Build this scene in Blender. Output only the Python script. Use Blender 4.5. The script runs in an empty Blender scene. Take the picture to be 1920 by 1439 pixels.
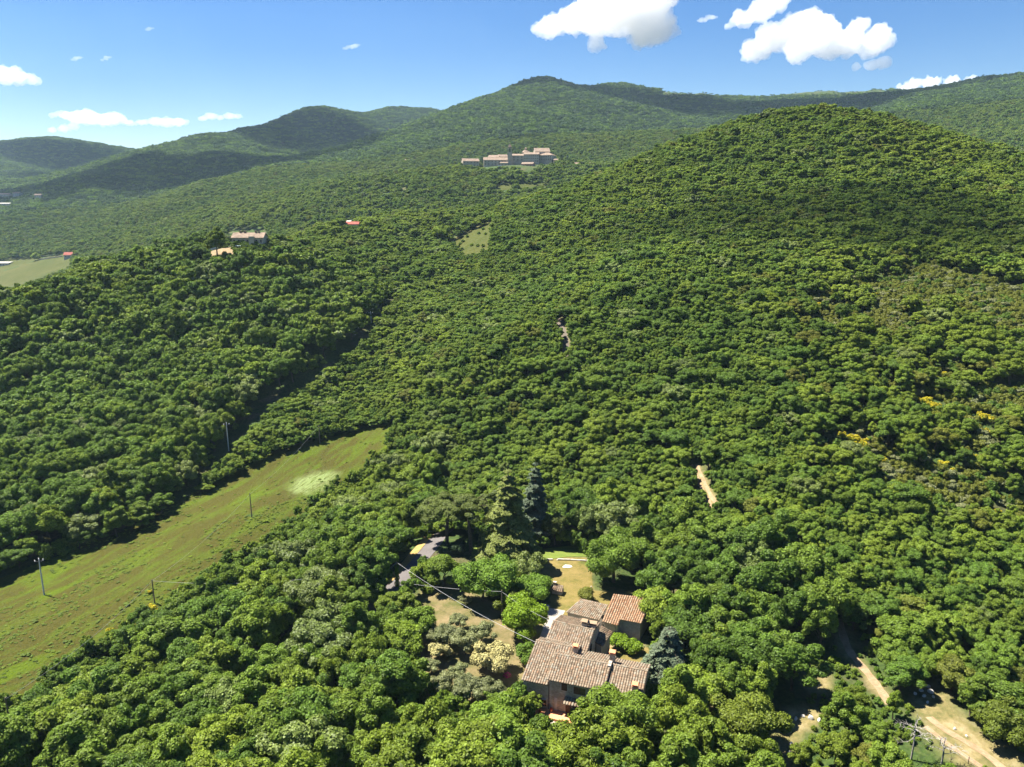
import bpy, bmesh, math, random
import numpy as np
from mathutils import Vector, Matrix, Euler

SC = bpy.context.scene
COL = SC.collection
random.seed(7)
RNG = np.random.default_rng(11)

# ------------------------------------------------------------------ camera
CAM_H = 84.0
FOC = 1450.0                      # focal length in photo pixels (1920 wide)
PITCH = math.radians(13.4)
CX, CY = 960.0, 719.5
cam_d = bpy.data.cameras.new('camera')
cam_d.sensor_width = 36.0
cam_d.lens = 36.0 * FOC / 1920.0
cam_d.clip_start = 0.5
cam_d.clip_end = 60000.0
cam = bpy.data.objects.new('camera', cam_d)
COL.objects.link(cam)
cam.location = (0, 0, CAM_H)
cam.rotation_euler = (math.pi / 2 - PITCH, 0, 0)
SC.camera = cam

# ------------------------------------------------------------------ sky, sun, exposure
SUN_DIR = Vector((-0.50, 0.26, 1.0)).normalized()
SUN_EL = math.asin(SUN_DIR.z)
SUN_ROT = math.atan2(SUN_DIR.x, SUN_DIR.y)
world = bpy.data.worlds.new('World')
SC.world = world
world.use_nodes = True
wn, wl = world.node_tree.nodes, world.node_tree.links
wn.clear()
w_out = wn.new('ShaderNodeOutputWorld')
w_bg = wn.new('ShaderNodeBackground')
w_sky = wn.new('ShaderNodeTexSky')
w_sky.sky_type = 'NISHITA'
w_sky.sun_disc = False
w_sky.sun_elevation = SUN_EL
w_sky.sun_rotation = SUN_ROT
w_sky.altitude = 500
w_sky.air_density = 1.0
w_sky.dust_density = 0.25
w_sky.ozone_density = 2.2
w_bg.inputs['Strength'].default_value = 0.053
w_hs = wn.new('ShaderNodeHueSaturation')
w_hs.inputs['Saturation'].default_value = 1.42
w_hs.inputs['Hue'].default_value = 0.512
w_hs.inputs['Value'].default_value = 0.63
wl.new(w_sky.outputs[0], w_hs.inputs['Color'])
wl.new(w_hs.outputs[0], w_bg.inputs[0])
wl.new(w_bg.outputs[0], w_out.inputs[0])

sun_d = bpy.data.lights.new('sun', 'SUN')
sun_d.energy = 4.2
sun_d.angle = math.radians(0.5)
sun_d.color = (1.0, 0.94, 0.82)
sun = bpy.data.objects.new('sun', sun_d)
COL.objects.link(sun)
sun.rotation_euler = (-SUN_DIR).to_track_quat('-Z', 'Y').to_euler()

SC.view_settings.view_transform = 'Standard'
SC.view_settings.look = 'None'
SC.view_settings.gamma = 1.0
SC.view_settings.use_curve_mapping = False
SC.view_settings.exposure = 2.05
cy = SC.cycles
cy.max_bounces = 28
cy.diffuse_bounces = 5
cy.glossy_bounces = 2
cy.transmission_bounces = 4
cy.volume_bounces = 26
cy.transparent_max_bounces = 12
cy.use_denoising = True
cy.denoiser = 'OPENIMAGEDENOISE'
cy.denoising_input_passes = 'RGB_ALBEDO_NORMAL'
cy.denoising_prefilter = 'ACCURATE'
cy.caustics_reflective = False
cy.caustics_refractive = False

# ------------------------------------------------------------------ helpers
def tag(o, label=None, cat=None, group=None, kind=None):
    if label: o['label'] = label
    if cat: o['category'] = cat
    if group: o['group'] = group
    if kind: o['kind'] = kind
    return o

def link(o, parent=None):
    COL.objects.link(o)
    if parent is not None: o.parent = parent
    return o

def empty(name, loc=(0, 0, 0), rz=0.0):
    o = bpy.data.objects.new(name, None)
    o.empty_display_size = 0.5
    o.location = loc
    o.rotation_euler = (0, 0, rz)
    return link(o)

def mesh_np(name, V, polys, mats=(), mat_idx=None, smooth=False):
    """polys: (n,k) int array, all the same size, or a list of such arrays"""
    me = bpy.data.meshes.new(name)
    V = np.asarray(V, dtype=np.float32)
    groups = polys if isinstance(polys, list) else [polys]
    groups = [np.asarray(g, dtype=np.int32) for g in groups if len(g)]
    tot = np.concatenate([np.full(len(g), g.shape[1], np.int32) for g in groups])
    loops = np.concatenate([g.ravel() for g in groups])
    start = np.concatenate([[0], np.cumsum(tot)[:-1]]).astype(np.int32)
    me.vertices.add(len(V)); me.vertices.foreach_set('co', V.ravel())
    me.loops.add(len(loops)); me.loops.foreach_set('vertex_index', loops)
    me.polygons.add(len(tot))
    me.polygons.foreach_set('loop_start', start)
    me.polygons.foreach_set('loop_total', tot)
    for m in mats: me.materials.append(m)
    if mat_idx is not None: me.polygons.foreach_set('material_index', np.asarray(mat_idx, np.int32))
    if smooth: me.polygons.foreach_set('use_smooth', np.ones(len(tot), bool))
    me.update(calc_edges=True)
    return me

class MB:
    """collects boxes, prisms and tubes into one mesh"""
    def __init__(s): s.v = []; s.f = []
    def add(s, V, Fs):
        k = len(s.v)
        s.v += [tuple(map(float, p)) for p in V]
        s.f += [tuple(i + k for i in f) for f in Fs]
        return s
    def box(s, lo, hi):
        x0, y0, z0 = lo; x1, y1, z1 = hi
        return s.add([(x0,y0,z0),(x1,y0,z0),(x1,y1,z0),(x0,y1,z0),(x0,y0,z1),(x1,y0,z1),(x1,y1,z1),(x0,y1,z1)],
            [(0,3,2,1),(4,5,6,7),(0,1,5,4),(1,2,6,5),(2,3,7,6),(3,0,4,7)])
    def prism(s, poly, z0, z1):
        n = len(poly)
        z0s = z0 if hasattr(z0, '__len__') else [z0] * n
        z1s = z1 if hasattr(z1, '__len__') else [z1] * n
        V = [(p[0], p[1], z) for p, z in zip(poly, z0s)] + [(p[0], p[1], z) for p, z in zip(poly, z1s)]
        return s.add(V, [tuple(range(n - 1, -1, -1)), tuple(range(n, 2 * n))] + [(i, (i + 1) % n, n + (i + 1) % n, n + i) for i in range(n)])
    def tube(s, pts, r, seg=6, caps=True):
        pts = [Vector(p) for p in pts]
        rs = r if hasattr(r, '__len__') else [r] * len(pts)
        V = []; Fs = []
        for i, p in enumerate(pts):
            t = (pts[min(i + 1, len(pts) - 1)] - pts[max(i - 1, 0)]).normalized()
            u = t.cross(Vector((0, 0, 1)))
            if u.length < 1e-3: u = t.cross(Vector((1, 0, 0)))
            u.normalize(); w = t.cross(u)
            for k in range(seg):
                a = 2 * math.pi * k / seg
                V.append(p + (u * math.cos(a) + w * math.sin(a)) * rs[i])
        for i in range(len(pts) - 1):
            for k in range(seg):
                Fs.append((i*seg+k, i*seg+(k+1)%seg, (i+1)*seg+(k+1)%seg, (i+1)*seg+k))
        if caps:
            Fs.append(tuple(range(seg - 1, -1, -1)))
            Fs.append(tuple((len(pts)-1)*seg + k for k in range(seg)))
        return s.add(V, Fs)
    def mesh(s, name, mat=None):
        me = bpy.data.meshes.new(name)
        me.from_pydata(s.v, [], s.f)
        if mat: me.materials.append(mat)
        me.update()
        return me
    def build(s, name, mat, parent=None):
        bm = bmesh.new()
        me = s.mesh(name, mat)
        bm.from_mesh(me); bmesh.ops.recalc_face_normals(bm, faces=bm.faces); bm.to_mesh(me); bm.free()
        return link(bpy.data.objects.new(name, me), parent)

def obj(name, me, parent=None):
    return link(bpy.data.objects.new(name, me), parent)

# ------------------------------------------------------------------ pixel <-> world (the lens of the photograph)
CP, SP = math.cos(PITCH), math.sin(PITCH)
def ray(u, v):
    return np.array([u - CX, FOC * CP + (CY - v) * SP, -FOC * SP + (CY - v) * CP])
def project(P):
    P = np.asarray(P, float)
    x, y, z = P[..., 0], P[..., 1], P[..., 2] - CAM_H
    w = y * CP - z * SP
    w = np.where(np.abs(w) < 1e-6, 1e-6, w)
    return np.stack([CX + FOC * x / w, CY - FOC * (y * SP + z * CP) / w, w], -1)
def in_poly(px, py, poly):
    px = np.asarray(px, float); py = np.asarray(py, float)
    ins = np.zeros(px.shape, bool)
    n = len(poly)
    for i in range(n):
        x0, y0 = poly[i]; x1, y1 = poly[(i + 1) % n]
        if y0 == y1: continue
        c = (y0 > py) != (y1 > py)
        ins ^= c & (px < (x1 - x0) * (py - y0) / (y1 - y0) + x0)
    return ins

# ------------------------------------------------------------------ terrain: heights through surveyed points
# (pixel u, pixel v, distance ahead in m, height of what grows there)
SURVEY = [
 # farm and its garden
 (1030,1335,114,0),(960,1300,120,0),(1110,1320,116,0),(1200,1290,122,0),(1060,1200,137,0),(1160,1190,138,0.),
 (1060,1090,158,0),(1025,1050,168.5,0),(1105,1055,167,0),(955,1045,169,0),(880,1035,172,0),(850,1230,130,0),(800,1130,150,0),
 (800,1015,181,0),(740,1090,159,0),(660,1180,142,-.3),(900,1110,152,0),
 (560,1290,123,3),(420,1400,106,4),(500,1439,96,7),(700,1400,104,6),(960,1439,101,0),(1150,1420,103,0),(1300,1390,107,0),(1400,1420,104,1),
 # meadow and its edges
 (0,1330,124,0),(75,1115,165,0),(289,1130,159,0),(469,970,201,0),(590,905,228,0),(735,805,262,0),(0,1085,174,0),(250,1000,196,0),(430,905,229,0),
 (100,1250,138,0),(200,1439,96,8),(50,1439,97,8),(350,1230,135,7),(560,1050,172,8),(680,930,209,9),
 # wood left of the meadow up to the ridge with the house
 (100,930,196,10),(200,750,255,10),(0,700,275,9),(400,650,300,9),(400,530,350,8),(465,466,385,0),(250,520,350,8),(100,520,335,8),(0,545,320,8),
 (560,440,450,8),(650,425,480,0),(700,400,560,8),(700,340,850,7),(650,330,950,7),(760,320,900,6),(560,380,800,7),(450,330,1300,7),
 (600,600,320,10),(520,760,268,4),(690,640,322,4),(745,560,375,4),(620,720,288,9),
 # valley floor far left and the slopes over it
 (70,495,1000,0),(20,530,930,0),(120,482,1060,0),(100,445,1150,7),(30,378,1600,0),(200,420,1100,7),(350,400,1000,7),(300,360,1450,7),
 # village spur and the ground before it
 (870,316,950,0),(950,312,955,0),(1040,316,960,0),(900,345,800,7),(850,400,620,8),(830,450,480,8),(890,450,470,0),(920,420,510,0),(870,482,440,0),
 (780,520,400,10),(900,650,270,7),(1050,640,268,0),(900,800,235,8),(1000,750,240,7),(1000,900,200,8),(1000,560,310,6),(950,500,390,6),
 # the near hill
 (1310,900,190,0),(1345,955,176,0),(1300,700,225,6),(1400,600,250,6),(1400,800,196,6),(1450,1000,155,7),(1500,400,337,6),(1500,300,404,6),
 (1530,197,480,6),(1300,250,500,6),(1150,310,515,6),(1010,370,500,6),(1700,225,470,6),(1850,275,430,6),(1920,300,420,6),(2150,380,380,6),
 (1900,600,240,6),(1900,800,192,6),(1900,1000,160,6),(1650,700,218,6),(1700,500,285,6),(1200,500,300,6),(1100,420,400,6),(1250,400,380,6),
 (1900,1200,128,5),(1800,1390,106,0),(1600,1220,131,0),(1740,1300,119,0),(1300,1100,143,8),(1200,1000,170,9),(1500,1350,113,0),(2200,1200,130,5),(2200,800,190,6),
 # mountain behind the village
 (1010,150,2000,8),(900,190,1900,8),(820,215,1800,8),(740,255,1600,8),(680,290,1400,8),(950,268,1300,8),(1000,230,1450,8),(1080,222,1550,8),(1160,252,1400,8),(1200,262,1500,8),
 (1130,165,2250,8),(1200,186,2400,8),(1300,192,2500,0),(1400,190,2600,0),(1600,186,2600,0),(1680,171,2300,6),(1800,155,2000,8),(1920,137,1800,8),(2200,105,1700,8),
 (1250,215,1800,8),(1300,183,2150,8),(1200,180,2080,8),(1400,184,2250,8),(1500,184,2250,8),(1600,181,2150,8),(1100,168,2030,8),(1600,215,1400,8),(1900,235,1150,8),(1300,245,1250,8),(1700,190,1750,8),(1060,190,1750,8),
 # hills on the left
 (575,197,2600,8),(500,235,2400,8),(450,258,2300,8),(650,210,2700,8),(720,207,2800,8),(805,208,2900,8),(600,260,2150,8),(560,300,1850,8),(700,270,2000,8),
 (400,255,2000,8),(340,268,1950,8),(300,283,1850,8),(250,308,1700,8),(180,340,1500,8),(100,368,1430,8),(430,290,1700,8),
 (80,262,3300,8),(0,268,3200,8),(160,270,3200,8),(245,293,3050,8),(100,320,2400,8),(20,340,2000,8),(170,330,2200,8),
 (330,271,5600,0),(250,290,5600,0),(420,264,5600,0),(-300,265,3000,8),(-300,420,1200,8),(-300,620,330,8),(-300,1000,180,6),(-300,1300,125,0),
]
# plain world points (x, y, z): out of the picture, or hidden dips behind crests
HIDDEN = [
 (0,60,-2),(60,60,-1),(-60,60,-7),(0,20,-4),(60,10,-3),(-60,10,-8),(0,-60,-6),(-200,-60,-14),(200,-60,10),(140,60,6),(-140,60,-10),
 (260,160,60),(-260,160,-4),
 (-250,470,10),(-400,650,2),(-480,800,2),(-150,560,36),(-260,560,16),
 (130,640,84),(30,700,72),(220,700,86),(320,750,90),(480,760,95),(650,800,110),(250,600,100),(420,640,104),
 (-60,1120,105),(40,1120,108),(90,2500,240),(-60,2500,230),(-120,2300,200),(400,3300,300),(900,3300,310),(-300,2300,150),
 (-700,3400,230),(-500,3600,240),(-300,3700,240),(-900,2600,110),(-1100,2500,100),(-1300,2600,95),
 (-1900,4200,150),(-2400,4200,150),(-1500,4200,130),(-2600,6800,200),(-1500,6500,200),(1500,2600,280),(2200,2400,330),
 (-3000,7500,200),(0,7500,150),(3000,7500,200),(5500,4500,250),(-5500,4500,200),
]
def survey_xyz():
    out = []
    for u, v, Y, hc in SURVEY:
        r = ray(u, v)
        t = Y / r[1]
        out.append((r[0] * t, Y, CAM_H + r[2] * t - hc))
    return np.array(out + [tuple(map(float, h)) for h in HIDDEN])
_S = survey_xyz()
def _warp(x, y):
    d = np.sqrt(x * x + y * y + 60.0 ** 2)
    return np.stack([np.arctan2(x, y + 1e-9) * np.minimum(1, np.sqrt(x*x+y*y)/40), np.log(d)], -1), d
_sw, _sd = _warp(_S[:, 0], _S[:, 1])
def _phi(r2): return 0.5 * r2 * np.log(r2 + 1e-12)
_n = len(_S)
_K = _phi(((_sw[:, None, :] - _sw[None, :, :]) ** 2).sum(-1)) + np.eye(_n) * 2e-4
_Pm = np.concatenate([np.ones((_n, 1)), _sw], 1)
_A = np.block([[_K, _Pm], [_Pm.T, np.zeros((3, 3))]])
_W = np.linalg.solve(_A, np.concatenate([_S[:, 2] / _sd, np.zeros(3)]))

def _hash2(ix, iy, seed):
    h = (ix.astype(np.int64) * 374761393 + iy.astype(np.int64) * 668265263 + seed * 1442695041) & 0xFFFFFFFF
    h = ((h ^ (h >> 13)) * 1274126177) & 0xFFFFFFFF
    return ((h ^ (h >> 16)) & 0xFFFF) / 65535.0
def vnoise(x, y, seed=0):
    ix, iy = np.floor(x), np.floor(y)
    fx, fy = x - ix, y - iy
    fx = fx * fx * (3 - 2 * fx); fy = fy * fy * (3 - 2 * fy)
    a, b = _hash2(ix, iy, seed), _hash2(ix + 1, iy, seed)
    c, d = _hash2(ix, iy + 1, seed), _hash2(ix + 1, iy + 1, seed)
    return (a * (1 - fx) + b * fx) * (1 - fy) + (c * (1 - fx) + d * fx) * fy
def fbm(x, y, seed=0, oct=4):
    s = 0; a = 0.5; t = 0
    for k in range(oct):
        s = s + a * vnoise(x * 2 ** k, y * 2 ** k, seed + k); t += a; a *= 0.5
    return s / t

# polar height table
NT, NR = 521, 560
TH = np.linspace(-1.45, 1.45, NT)
R0, R1 = 4.0, 8000.0
LR = np.linspace(math.log(R0), math.log(R1), NR)
def height_exact(x, y):
    x = np.asarray(x, float); y = np.asarray(y, float)
    sh = x.shape
    x = x.ravel(); y = y.ravel()
    w, d = _warp(x, y)
    s = np.empty(len(x))
    for i in range(0, len(x), 40000):
        q = w[i:i + 40000]
        r2 = ((q[:, None, 0] - _sw[None, :, 0]) ** 2 + (q[:, None, 1] - _sw[None, :, 1]) ** 2)
        s[i:i + 40000] = _phi(r2) @ _W[:_n] + _W[_n] + q @ _W[_n + 1:]
    z = s * d
    r = np.sqrt(x * x + y * y)
    amp = np.clip((r - 230) / 600, 0, 1)
    g = 1 - np.abs(2 * fbm(x / 420 + 3.3, y / 420 + 1.7, 5, 4) - 1) * 2
    z = z + amp * ((g - .5) * 0.008 * np.minimum(r, 2600) + (fbm(x / 90, y / 90, 9, 3) - .5) * 0.008 * np.minimum(r, 2000))
    # level ground under the farm buildings
    c, s2 = math.cos(math.radians(18.814)), math.sin(math.radians(18.814))
    dx, dy = x - 1.943, y - 116.09
    a = dx * c - dy * s2; b = dx * s2 + dy * c
    k = np.clip(np.maximum(np.abs(a - 9) / 13, np.abs(b - 14) / 22) - 1, 0, .6) / .6
    k = 1 - k * k * (3 - 2 * k)
    z = z * (1 - k) + k * (np.clip(0.012 * b, -.1, .35) - .75 * np.clip((-1.7 - b) / .8, 0, 1) * np.clip((a - 2.5), 0, 1))
    return z.reshape(sh)
_tt, _ll = np.meshgrid(TH, LR, indexing='ij')
_rr = np.exp(_ll)
GX, GY = np.sin(_tt) * _rr, np.cos(_tt) * _rr
GZ = height_exact(GX, GY)
def height(x, y):
    x = np.asarray(x, float); y = np.asarray(y, float)
    t = np.arctan2(x, y); l = np.log(np.maximum(np.hypot(x, y), R0 * 1.001))
    i = np.clip((t - TH[0]) / (TH[1] - TH[0]), 0, NT - 1.001); j = np.clip((l - LR[0]) / (LR[1] - LR[0]), 0, NR - 1.001)
    i0 = i.astype(int); j0 = j.astype(int); fi = i - i0; fj = j - j0
    return (GZ[i0, j0] * (1 - fi) + GZ[i0 + 1, j0] * fi) * (1 - fj) + (GZ[i0, j0 + 1] * (1 - fi) + GZ[i0 + 1, j0 + 1] * fi) * fj
_T = np.exp(np.linspace(math.log(40), math.log(7600), 3000))
def at(u, v, dz=0.0):
    """the point dz above the ground that is seen at photo pixel (u, v)"""
    r = ray(u, v)
    h = math.hypot(r[0], r[1])
    X, Y, Z = r[0] / h * _T, r[1] / h * _T, CAM_H + r[2] / h * _T
    d = Z - height(X, Y) - dz
    k = np.argmax(d < 0)
    if not d[k] < 0: k = len(d) - 1
    if k == 0: t = _T[0]
    else: t = _T[k - 1] + (_T[k] - _T[k - 1]) * d[k - 1] / (d[k - 1] - d[k] + 1e-9)
    x, y = r[0] / h * t, r[1] / h * t
    return Vector((x, y, float(height(np.array([x]), np.array([y]))[0])))
def hz(x, y): return float(height(np.array([x]), np.array([y]))[0])
# ------------------------------------------------------------------ materials
class NT_:
    def __init__(s, name):
        s.m = bpy.data.materials.new(name); s.m.use_nodes = True
        s.t = s.m.node_tree; s.t.nodes.clear()
        s.out = s.t.nodes.new('ShaderNodeOutputMaterial')
    def n(s, typ, inp=None, **kw):
        nd = s.t.nodes.new('ShaderNode' + typ)
        for k, v in kw.items(): setattr(nd, k, v)
        for k, v in (inp or {}).items():
            if isinstance(v, bpy.types.NodeSocket): s.t.links.new(v, nd.inputs[k])
            else: nd.inputs[k].default_value = v
        return nd
    def ramp(s, fac, stops, interp='LINEAR'):
        nd = s.t.nodes.new('ShaderNodeValToRGB'); cr = nd.color_ramp; cr.interpolation = interp
        while len(cr.elements) < len(stops): cr.elements.new(0.5)
        for e, (p, c) in zip(cr.elements, stops):
            e.position = p; e.color = (*c, 1) if len(c) == 3 else c
        s.t.links.new(fac, nd.inputs[0]); return nd.outputs[0]
    def mix(s, fac, a, b, blend='MIX'):
        nd = s.t.nodes.new('ShaderNodeMix'); nd.data_type = 'RGBA'; nd.blend_type = blend
        for i, v in ((0, fac), (6, a), (7, b)):
            if isinstance(v, bpy.types.NodeSocket): s.t.links.new(v, nd.inputs[i])
            else: nd.inputs[i].default_value = v if i == 0 else ((*v, 1) if len(v) == 3 else v)
        return nd.outputs[2]
    def math(s, op, a, b=0.0, clamp=False):
        nd = s.t.nodes.new('ShaderNodeMath'); nd.operation = op; nd.use_clamp = clamp
        for i, v in ((0, a), (1, b)):
            if isinstance(v, bpy.types.NodeSocket): s.t.links.new(v, nd.inputs[i])
            else: nd.inputs[i].default_value = v
        return nd.outputs[0]
    def noise(s, vec, scale, detail=4, rough=.55, dist=0.0):
        return s.n('TexNoise', {'Vector': vec, 'Scale': scale, 'Detail': detail, 'Roughness': rough, 'Distortion': dist})
    def surf(s, sh): s.t.links.new(sh, s.out.inputs['Surface']); return s.m
    def bump(s, h, strength=.5, dist=.1):
        return s.n('Bump', {'Height': h, 'Strength': strength, 'Distance': dist}).outputs[0]

def plain(name, col, rough=.8, spec=.3, metal=0.0, vary=.25, scale=3.0):
    g = NT_(name)
    tc = g.n('TexCoord').outputs['Object']
    n = g.noise(tc, scale).outputs['Fac']
    lo = tuple(c * (1 - vary) for c in col); hi = tuple(min(1, c * (1 + vary)) for c in col)
    c = g.ramp(n, [(.3, lo), (.7, hi)])
    b = g.n('BsdfPrincipled', {'Base Color': c, 'Roughness': rough, 'Metallic': metal, 'Specular IOR Level': spec})
    return g.surf(b.outputs[0])

def leaf_mat(name, col, alt, spread=.48, trans=.42, sheen=.0, patch=None):
    """leaves: every tree its own tone, every leaf clump a little different"""
    g = NT_(name)
    oi = g.n('ObjectInfo'); geo = g.n('NewGeometry')
    c = g.mix(g.math('MULTIPLY', oi.outputs['Random'], 1.0), col, alt)
    big = g.noise(oi.outputs['Location'], .012, 2).outputs['Fac']
    f = g.ramp(big, [(.35, (0, 0, 0)), (.65, (1, 1, 1))])
    c = g.mix(g.math('MULTIPLY', f, .55), c, patch or (alt[0]*1.15, alt[1]*1.05, alt[2]*.85))
    v = g.math('ADD', g.math('MULTIPLY', geo.outputs['Random Per Island'], spread * 2), 1 - spread)
    r2 = g.math('FRACT', g.math('MULTIPLY', oi.outputs['Random'], 37.7))
    v = g.math('MULTIPLY', v, g.math('ADD', g.math('MULTIPLY', r2, .36), .82))
    hsv = g.n('HueSaturation', {'Color': c, 'Value': v, 'Saturation': 1.0})
    col_ = hsv.outputs[0]
    d = g.n('BsdfDiffuse', {'Color': col_})
    tcol = g.mix(.5, col_, (.10, .16, .02))
    t = g.n('BsdfTranslucent', {'Color': tcol})
    m = g.n('MixShader', {0: trans, 1: d.outputs[0], 2: t.outputs[0]})
    gl = g.n('BsdfGlossy', {'Color': (.8, .85, .8, 1), 'Roughness': .55})
    m2 = g.n('MixShader', {0: .012 + sheen, 1: m.outputs[0], 2: gl.outputs[0]})
    return g.surf(m2.outputs[0])

M = {}
LEAF = {
 'deep':   ((0.075,0.138,0.017), (0.093,0.161,0.020)),
 'mid':    ((0.106,0.176,0.019), (0.129,0.197,0.022)),
 'light':  ((0.129,0.196,0.019), (0.156,0.216,0.022)),
 'silver': ((0.121,0.174,0.032), (0.153,0.200,0.044)),
 'ever':   ((0.030,0.064,0.025), (0.041,0.079,0.029)),  # far woods: cloud shade on the hills put into the leaf colour
 'brown':  ((0.121,0.147,0.019), (0.140,0.156,0.024)),
}
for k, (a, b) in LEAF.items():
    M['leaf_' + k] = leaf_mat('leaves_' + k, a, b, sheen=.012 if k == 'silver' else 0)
M['leaf_olive'] = leaf_mat('leaves_olive', (.120,.142,.058), (.155,.17,.072), .4, .2, .01)
M['leaf_weed'] = leaf_mat('leaves_weed', (.09,.14,.018), (.105,.15,.022), .3, .3)
M['leaf_cream'] = leaf_mat('blossom_cream', (.34,.31,.14), (.30,.28,.12), .45, .2)
M['leaf_lime'] = leaf_mat('leaves_lime', (.125,.205,.010), (.135,.22,.012), .4, .35)
M['leaf_fresh'] = leaf_mat('leaves_fresh', (.095,.175,.018), (.108,.19,.022), .4, .35)
M['leaf_gold'] = leaf_mat('leaves_gold', (.085,.115,.012), (.095,.125,.014), .4, .25)
M['leaf_pine'] = leaf_mat('needles_pine', (.066,.088,.018), (.076,.098,.022), .4, .15)
M['leaf_cedar'] = leaf_mat('needles_cedar', (.105,.130,.030), (.118,.142,.035), .4, .15)
M['leaf_blue'] = leaf_mat('needles_blue', (.078,.108,.066), (.09,.12,.076), .4, .12)
M['leaf_cypress'] = leaf_mat('leaves_cypress', (.014,.030,.012), (.018,.036,.014), .3, .1)
M['broom'] = leaf_mat('broom_blossom', (.38,.31,.012), (.43,.36,.018), .4, .25, 0, (.40,.33,.014))
M['bark'] = plain('bark', (.09,.07,.05), .95, .1, 0, .4, 6)
M['dead_wood'] = plain('dead_wood', (.27,.25,.22), .9, .1, 0, .25, 4)

def ground_coords(g): return g.n('NewGeometry').outputs['Position']

def mk_ground():
    g = NT_('ground')
    P = ground_coords(g)
    n1 = g.noise(P, .08, 5, .6).outputs['Fac']; n2 = g.noise(P, 1.3, 4, .6).outputs['Fac']; n3 = g.noise(P, .35, 5, .65).outputs['Fac']
    green = g.ramp(n2, [(.3, (.022,.042,.012)), (.7, (.055,.085,.02))])
    earth = g.ramp(n2, [(.3, (.06,.05,.028)), (.7, (.12,.10,.05))])
    base = g.mix(g.ramp(n1, [(.52, (0,0,0)), (.66, (1,1,1))]), green, earth)
    dry = g.ramp(n3, [(.25, (.095,.095,.032)), (.5, (.18,.145,.064)), (.7, (.27,.22,.125))])
    a = g.n('Attribute', attribute_name='dry').outputs['Fac']
    k = g.math('MULTIPLY', a, g.ramp(n3, [(.2, (.55,.55,.55)), (.5, (1,1,1))]))
    c = g.mix(k, base, dry)
    b = g.n('BsdfPrincipled', {'Base Color': c, 'Roughness': .95, 'Specular IOR Level': .1,
            'Normal': g.bump(n2, .8, .4)})
    return g.surf(b.outputs[0])
M['ground'] = mk_ground()

def mk_meadow():
    g = NT_('meadow')
    P = ground_coords(g)
    # long streaks run along the valley, with the old mowing lines
    mp = g.n('Mapping', {'Vector': P, 'Rotation': (0, 0, math.radians(66)), 'Scale': (2.6, .55, 1)}, vector_type='TEXTURE').outputs[0]
    mp2 = g.n('Mapping', {'Vector': P, 'Rotation': (0, 0, math.radians(66)), 'Scale': (1.8, .8, 1)}, vector_type='TEXTURE').outputs[0]
    st = g.noise(mp, .16, 6, .62, .6).outputs['Fac']
    pa = g.noise(mp2, .055, 4, .6, .8).outputs['Fac']
    fi = g.noise(P, 1.6, 6, .7).outputs['Fac']
    green = g.ramp(fi, [(.3, (.046,.072,.006)), (.7, (.086,.114,.012))])
    lush = g.ramp(fi, [(.3, (.052,.088,.004)), (.7, (.088,.126,.008))])
    rust = g.ramp(fi, [(.3, (.040,.042,.007)), (.7, (.076,.070,.014))])
    c = g.mix(g.ramp(st, [(.46, (0,0,0)), (.62, (1,1,1))]), rust, green)
    c = g.mix(g.ramp(pa, [(.54, (0,0,0)), (.66, (1,1,1))]), c, lush)
    w = g.n('Attribute', attribute_name='white').outputs['Fac']
    wk = g.math('MULTIPLY', w, g.ramp(g.noise(mp, .9, 5, .7).outputs['Fac'], [(.30, (0,0,0)), (.55, (1,1,1))]))
    c = g.mix(wk, c, (.185,.235,.085))
    b = g.n('BsdfPrincipled', {'Base Color': c, 'Roughness': .95, 'Specular IOR Level': .1, 'Normal': g.bump(fi, 1.0, .5)})
    return g.surf(b.outputs[0])
M['meadow'] = mk_meadow()

def mk_dry(name, stops, sc=.5, fine=3.0):
    g = NT_(name); P = ground_coords(g)
    n = g.noise(P, sc, 6, .65).outputs['Fac']; f = g.noise(P, fine, 4, .7).outputs['Fac']
    c = g.ramp(n, stops)
    c = g.mix(.45, c, g.ramp(f, [(.25, (.25,.25,.22)), (.75, (1,1,1))]), 'MULTIPLY')
    b = g.n('BsdfPrincipled', {'Base Color': c, 'Roughness': .95, 'Specular IOR Level': .1, 'Normal': g.bump(f, .7, .12)})
    return g.surf(b.outputs[0])
M['lawn'] = mk_dry('lawn', [(.3, (.085,.098,.022)), (.45, (.165,.135,.042)), (.7, (.235,.175,.066))], .35)
M['green_lawn'] = mk_dry('green_lawn', [(.3, (.10,.15,.025)), (.7, (.17,.20,.045))], .4)
M['soil'] = mk_dry('soil', [(.3, (.080,.090,.026)), (.5, (.155,.130,.058)), (.75, (.25,.185,.105))], .3)
M['track'] = mk_dry('dirt', [(.3, (.25,.165,.09)), (.7, (.38,.28,.18))], .8)
M['verge'] = mk_dry('verge', [(.3, (.28,.19,.06)), (.7, (.40,.29,.12))], .8)
M['asphalt'] = mk_dry('asphalt', [(.3, (.125,.113,.113)), (.7, (.165,.15,.148))], .25, 5)
M['paving'] = mk_dry('paving', [(.3, (.31,.28,.24)), (.7, (.41,.375,.33))], .6, 2)
M['gravel'] = mk_dry('gravel', [(.3, (.12,.10,.08)), (.7, (.17,.145,.12))], .8)
M['stubble'] = mk_dry('stubble', [(.3, (.045,.062,.011)), (.7, (.082,.084,.022))], .02, .3)
M['far_soil'] = mk_dry('far_soil', [(.3, (.22,.16,.09)), (.7, (.31,.235,.14))], .05, .4)

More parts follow.
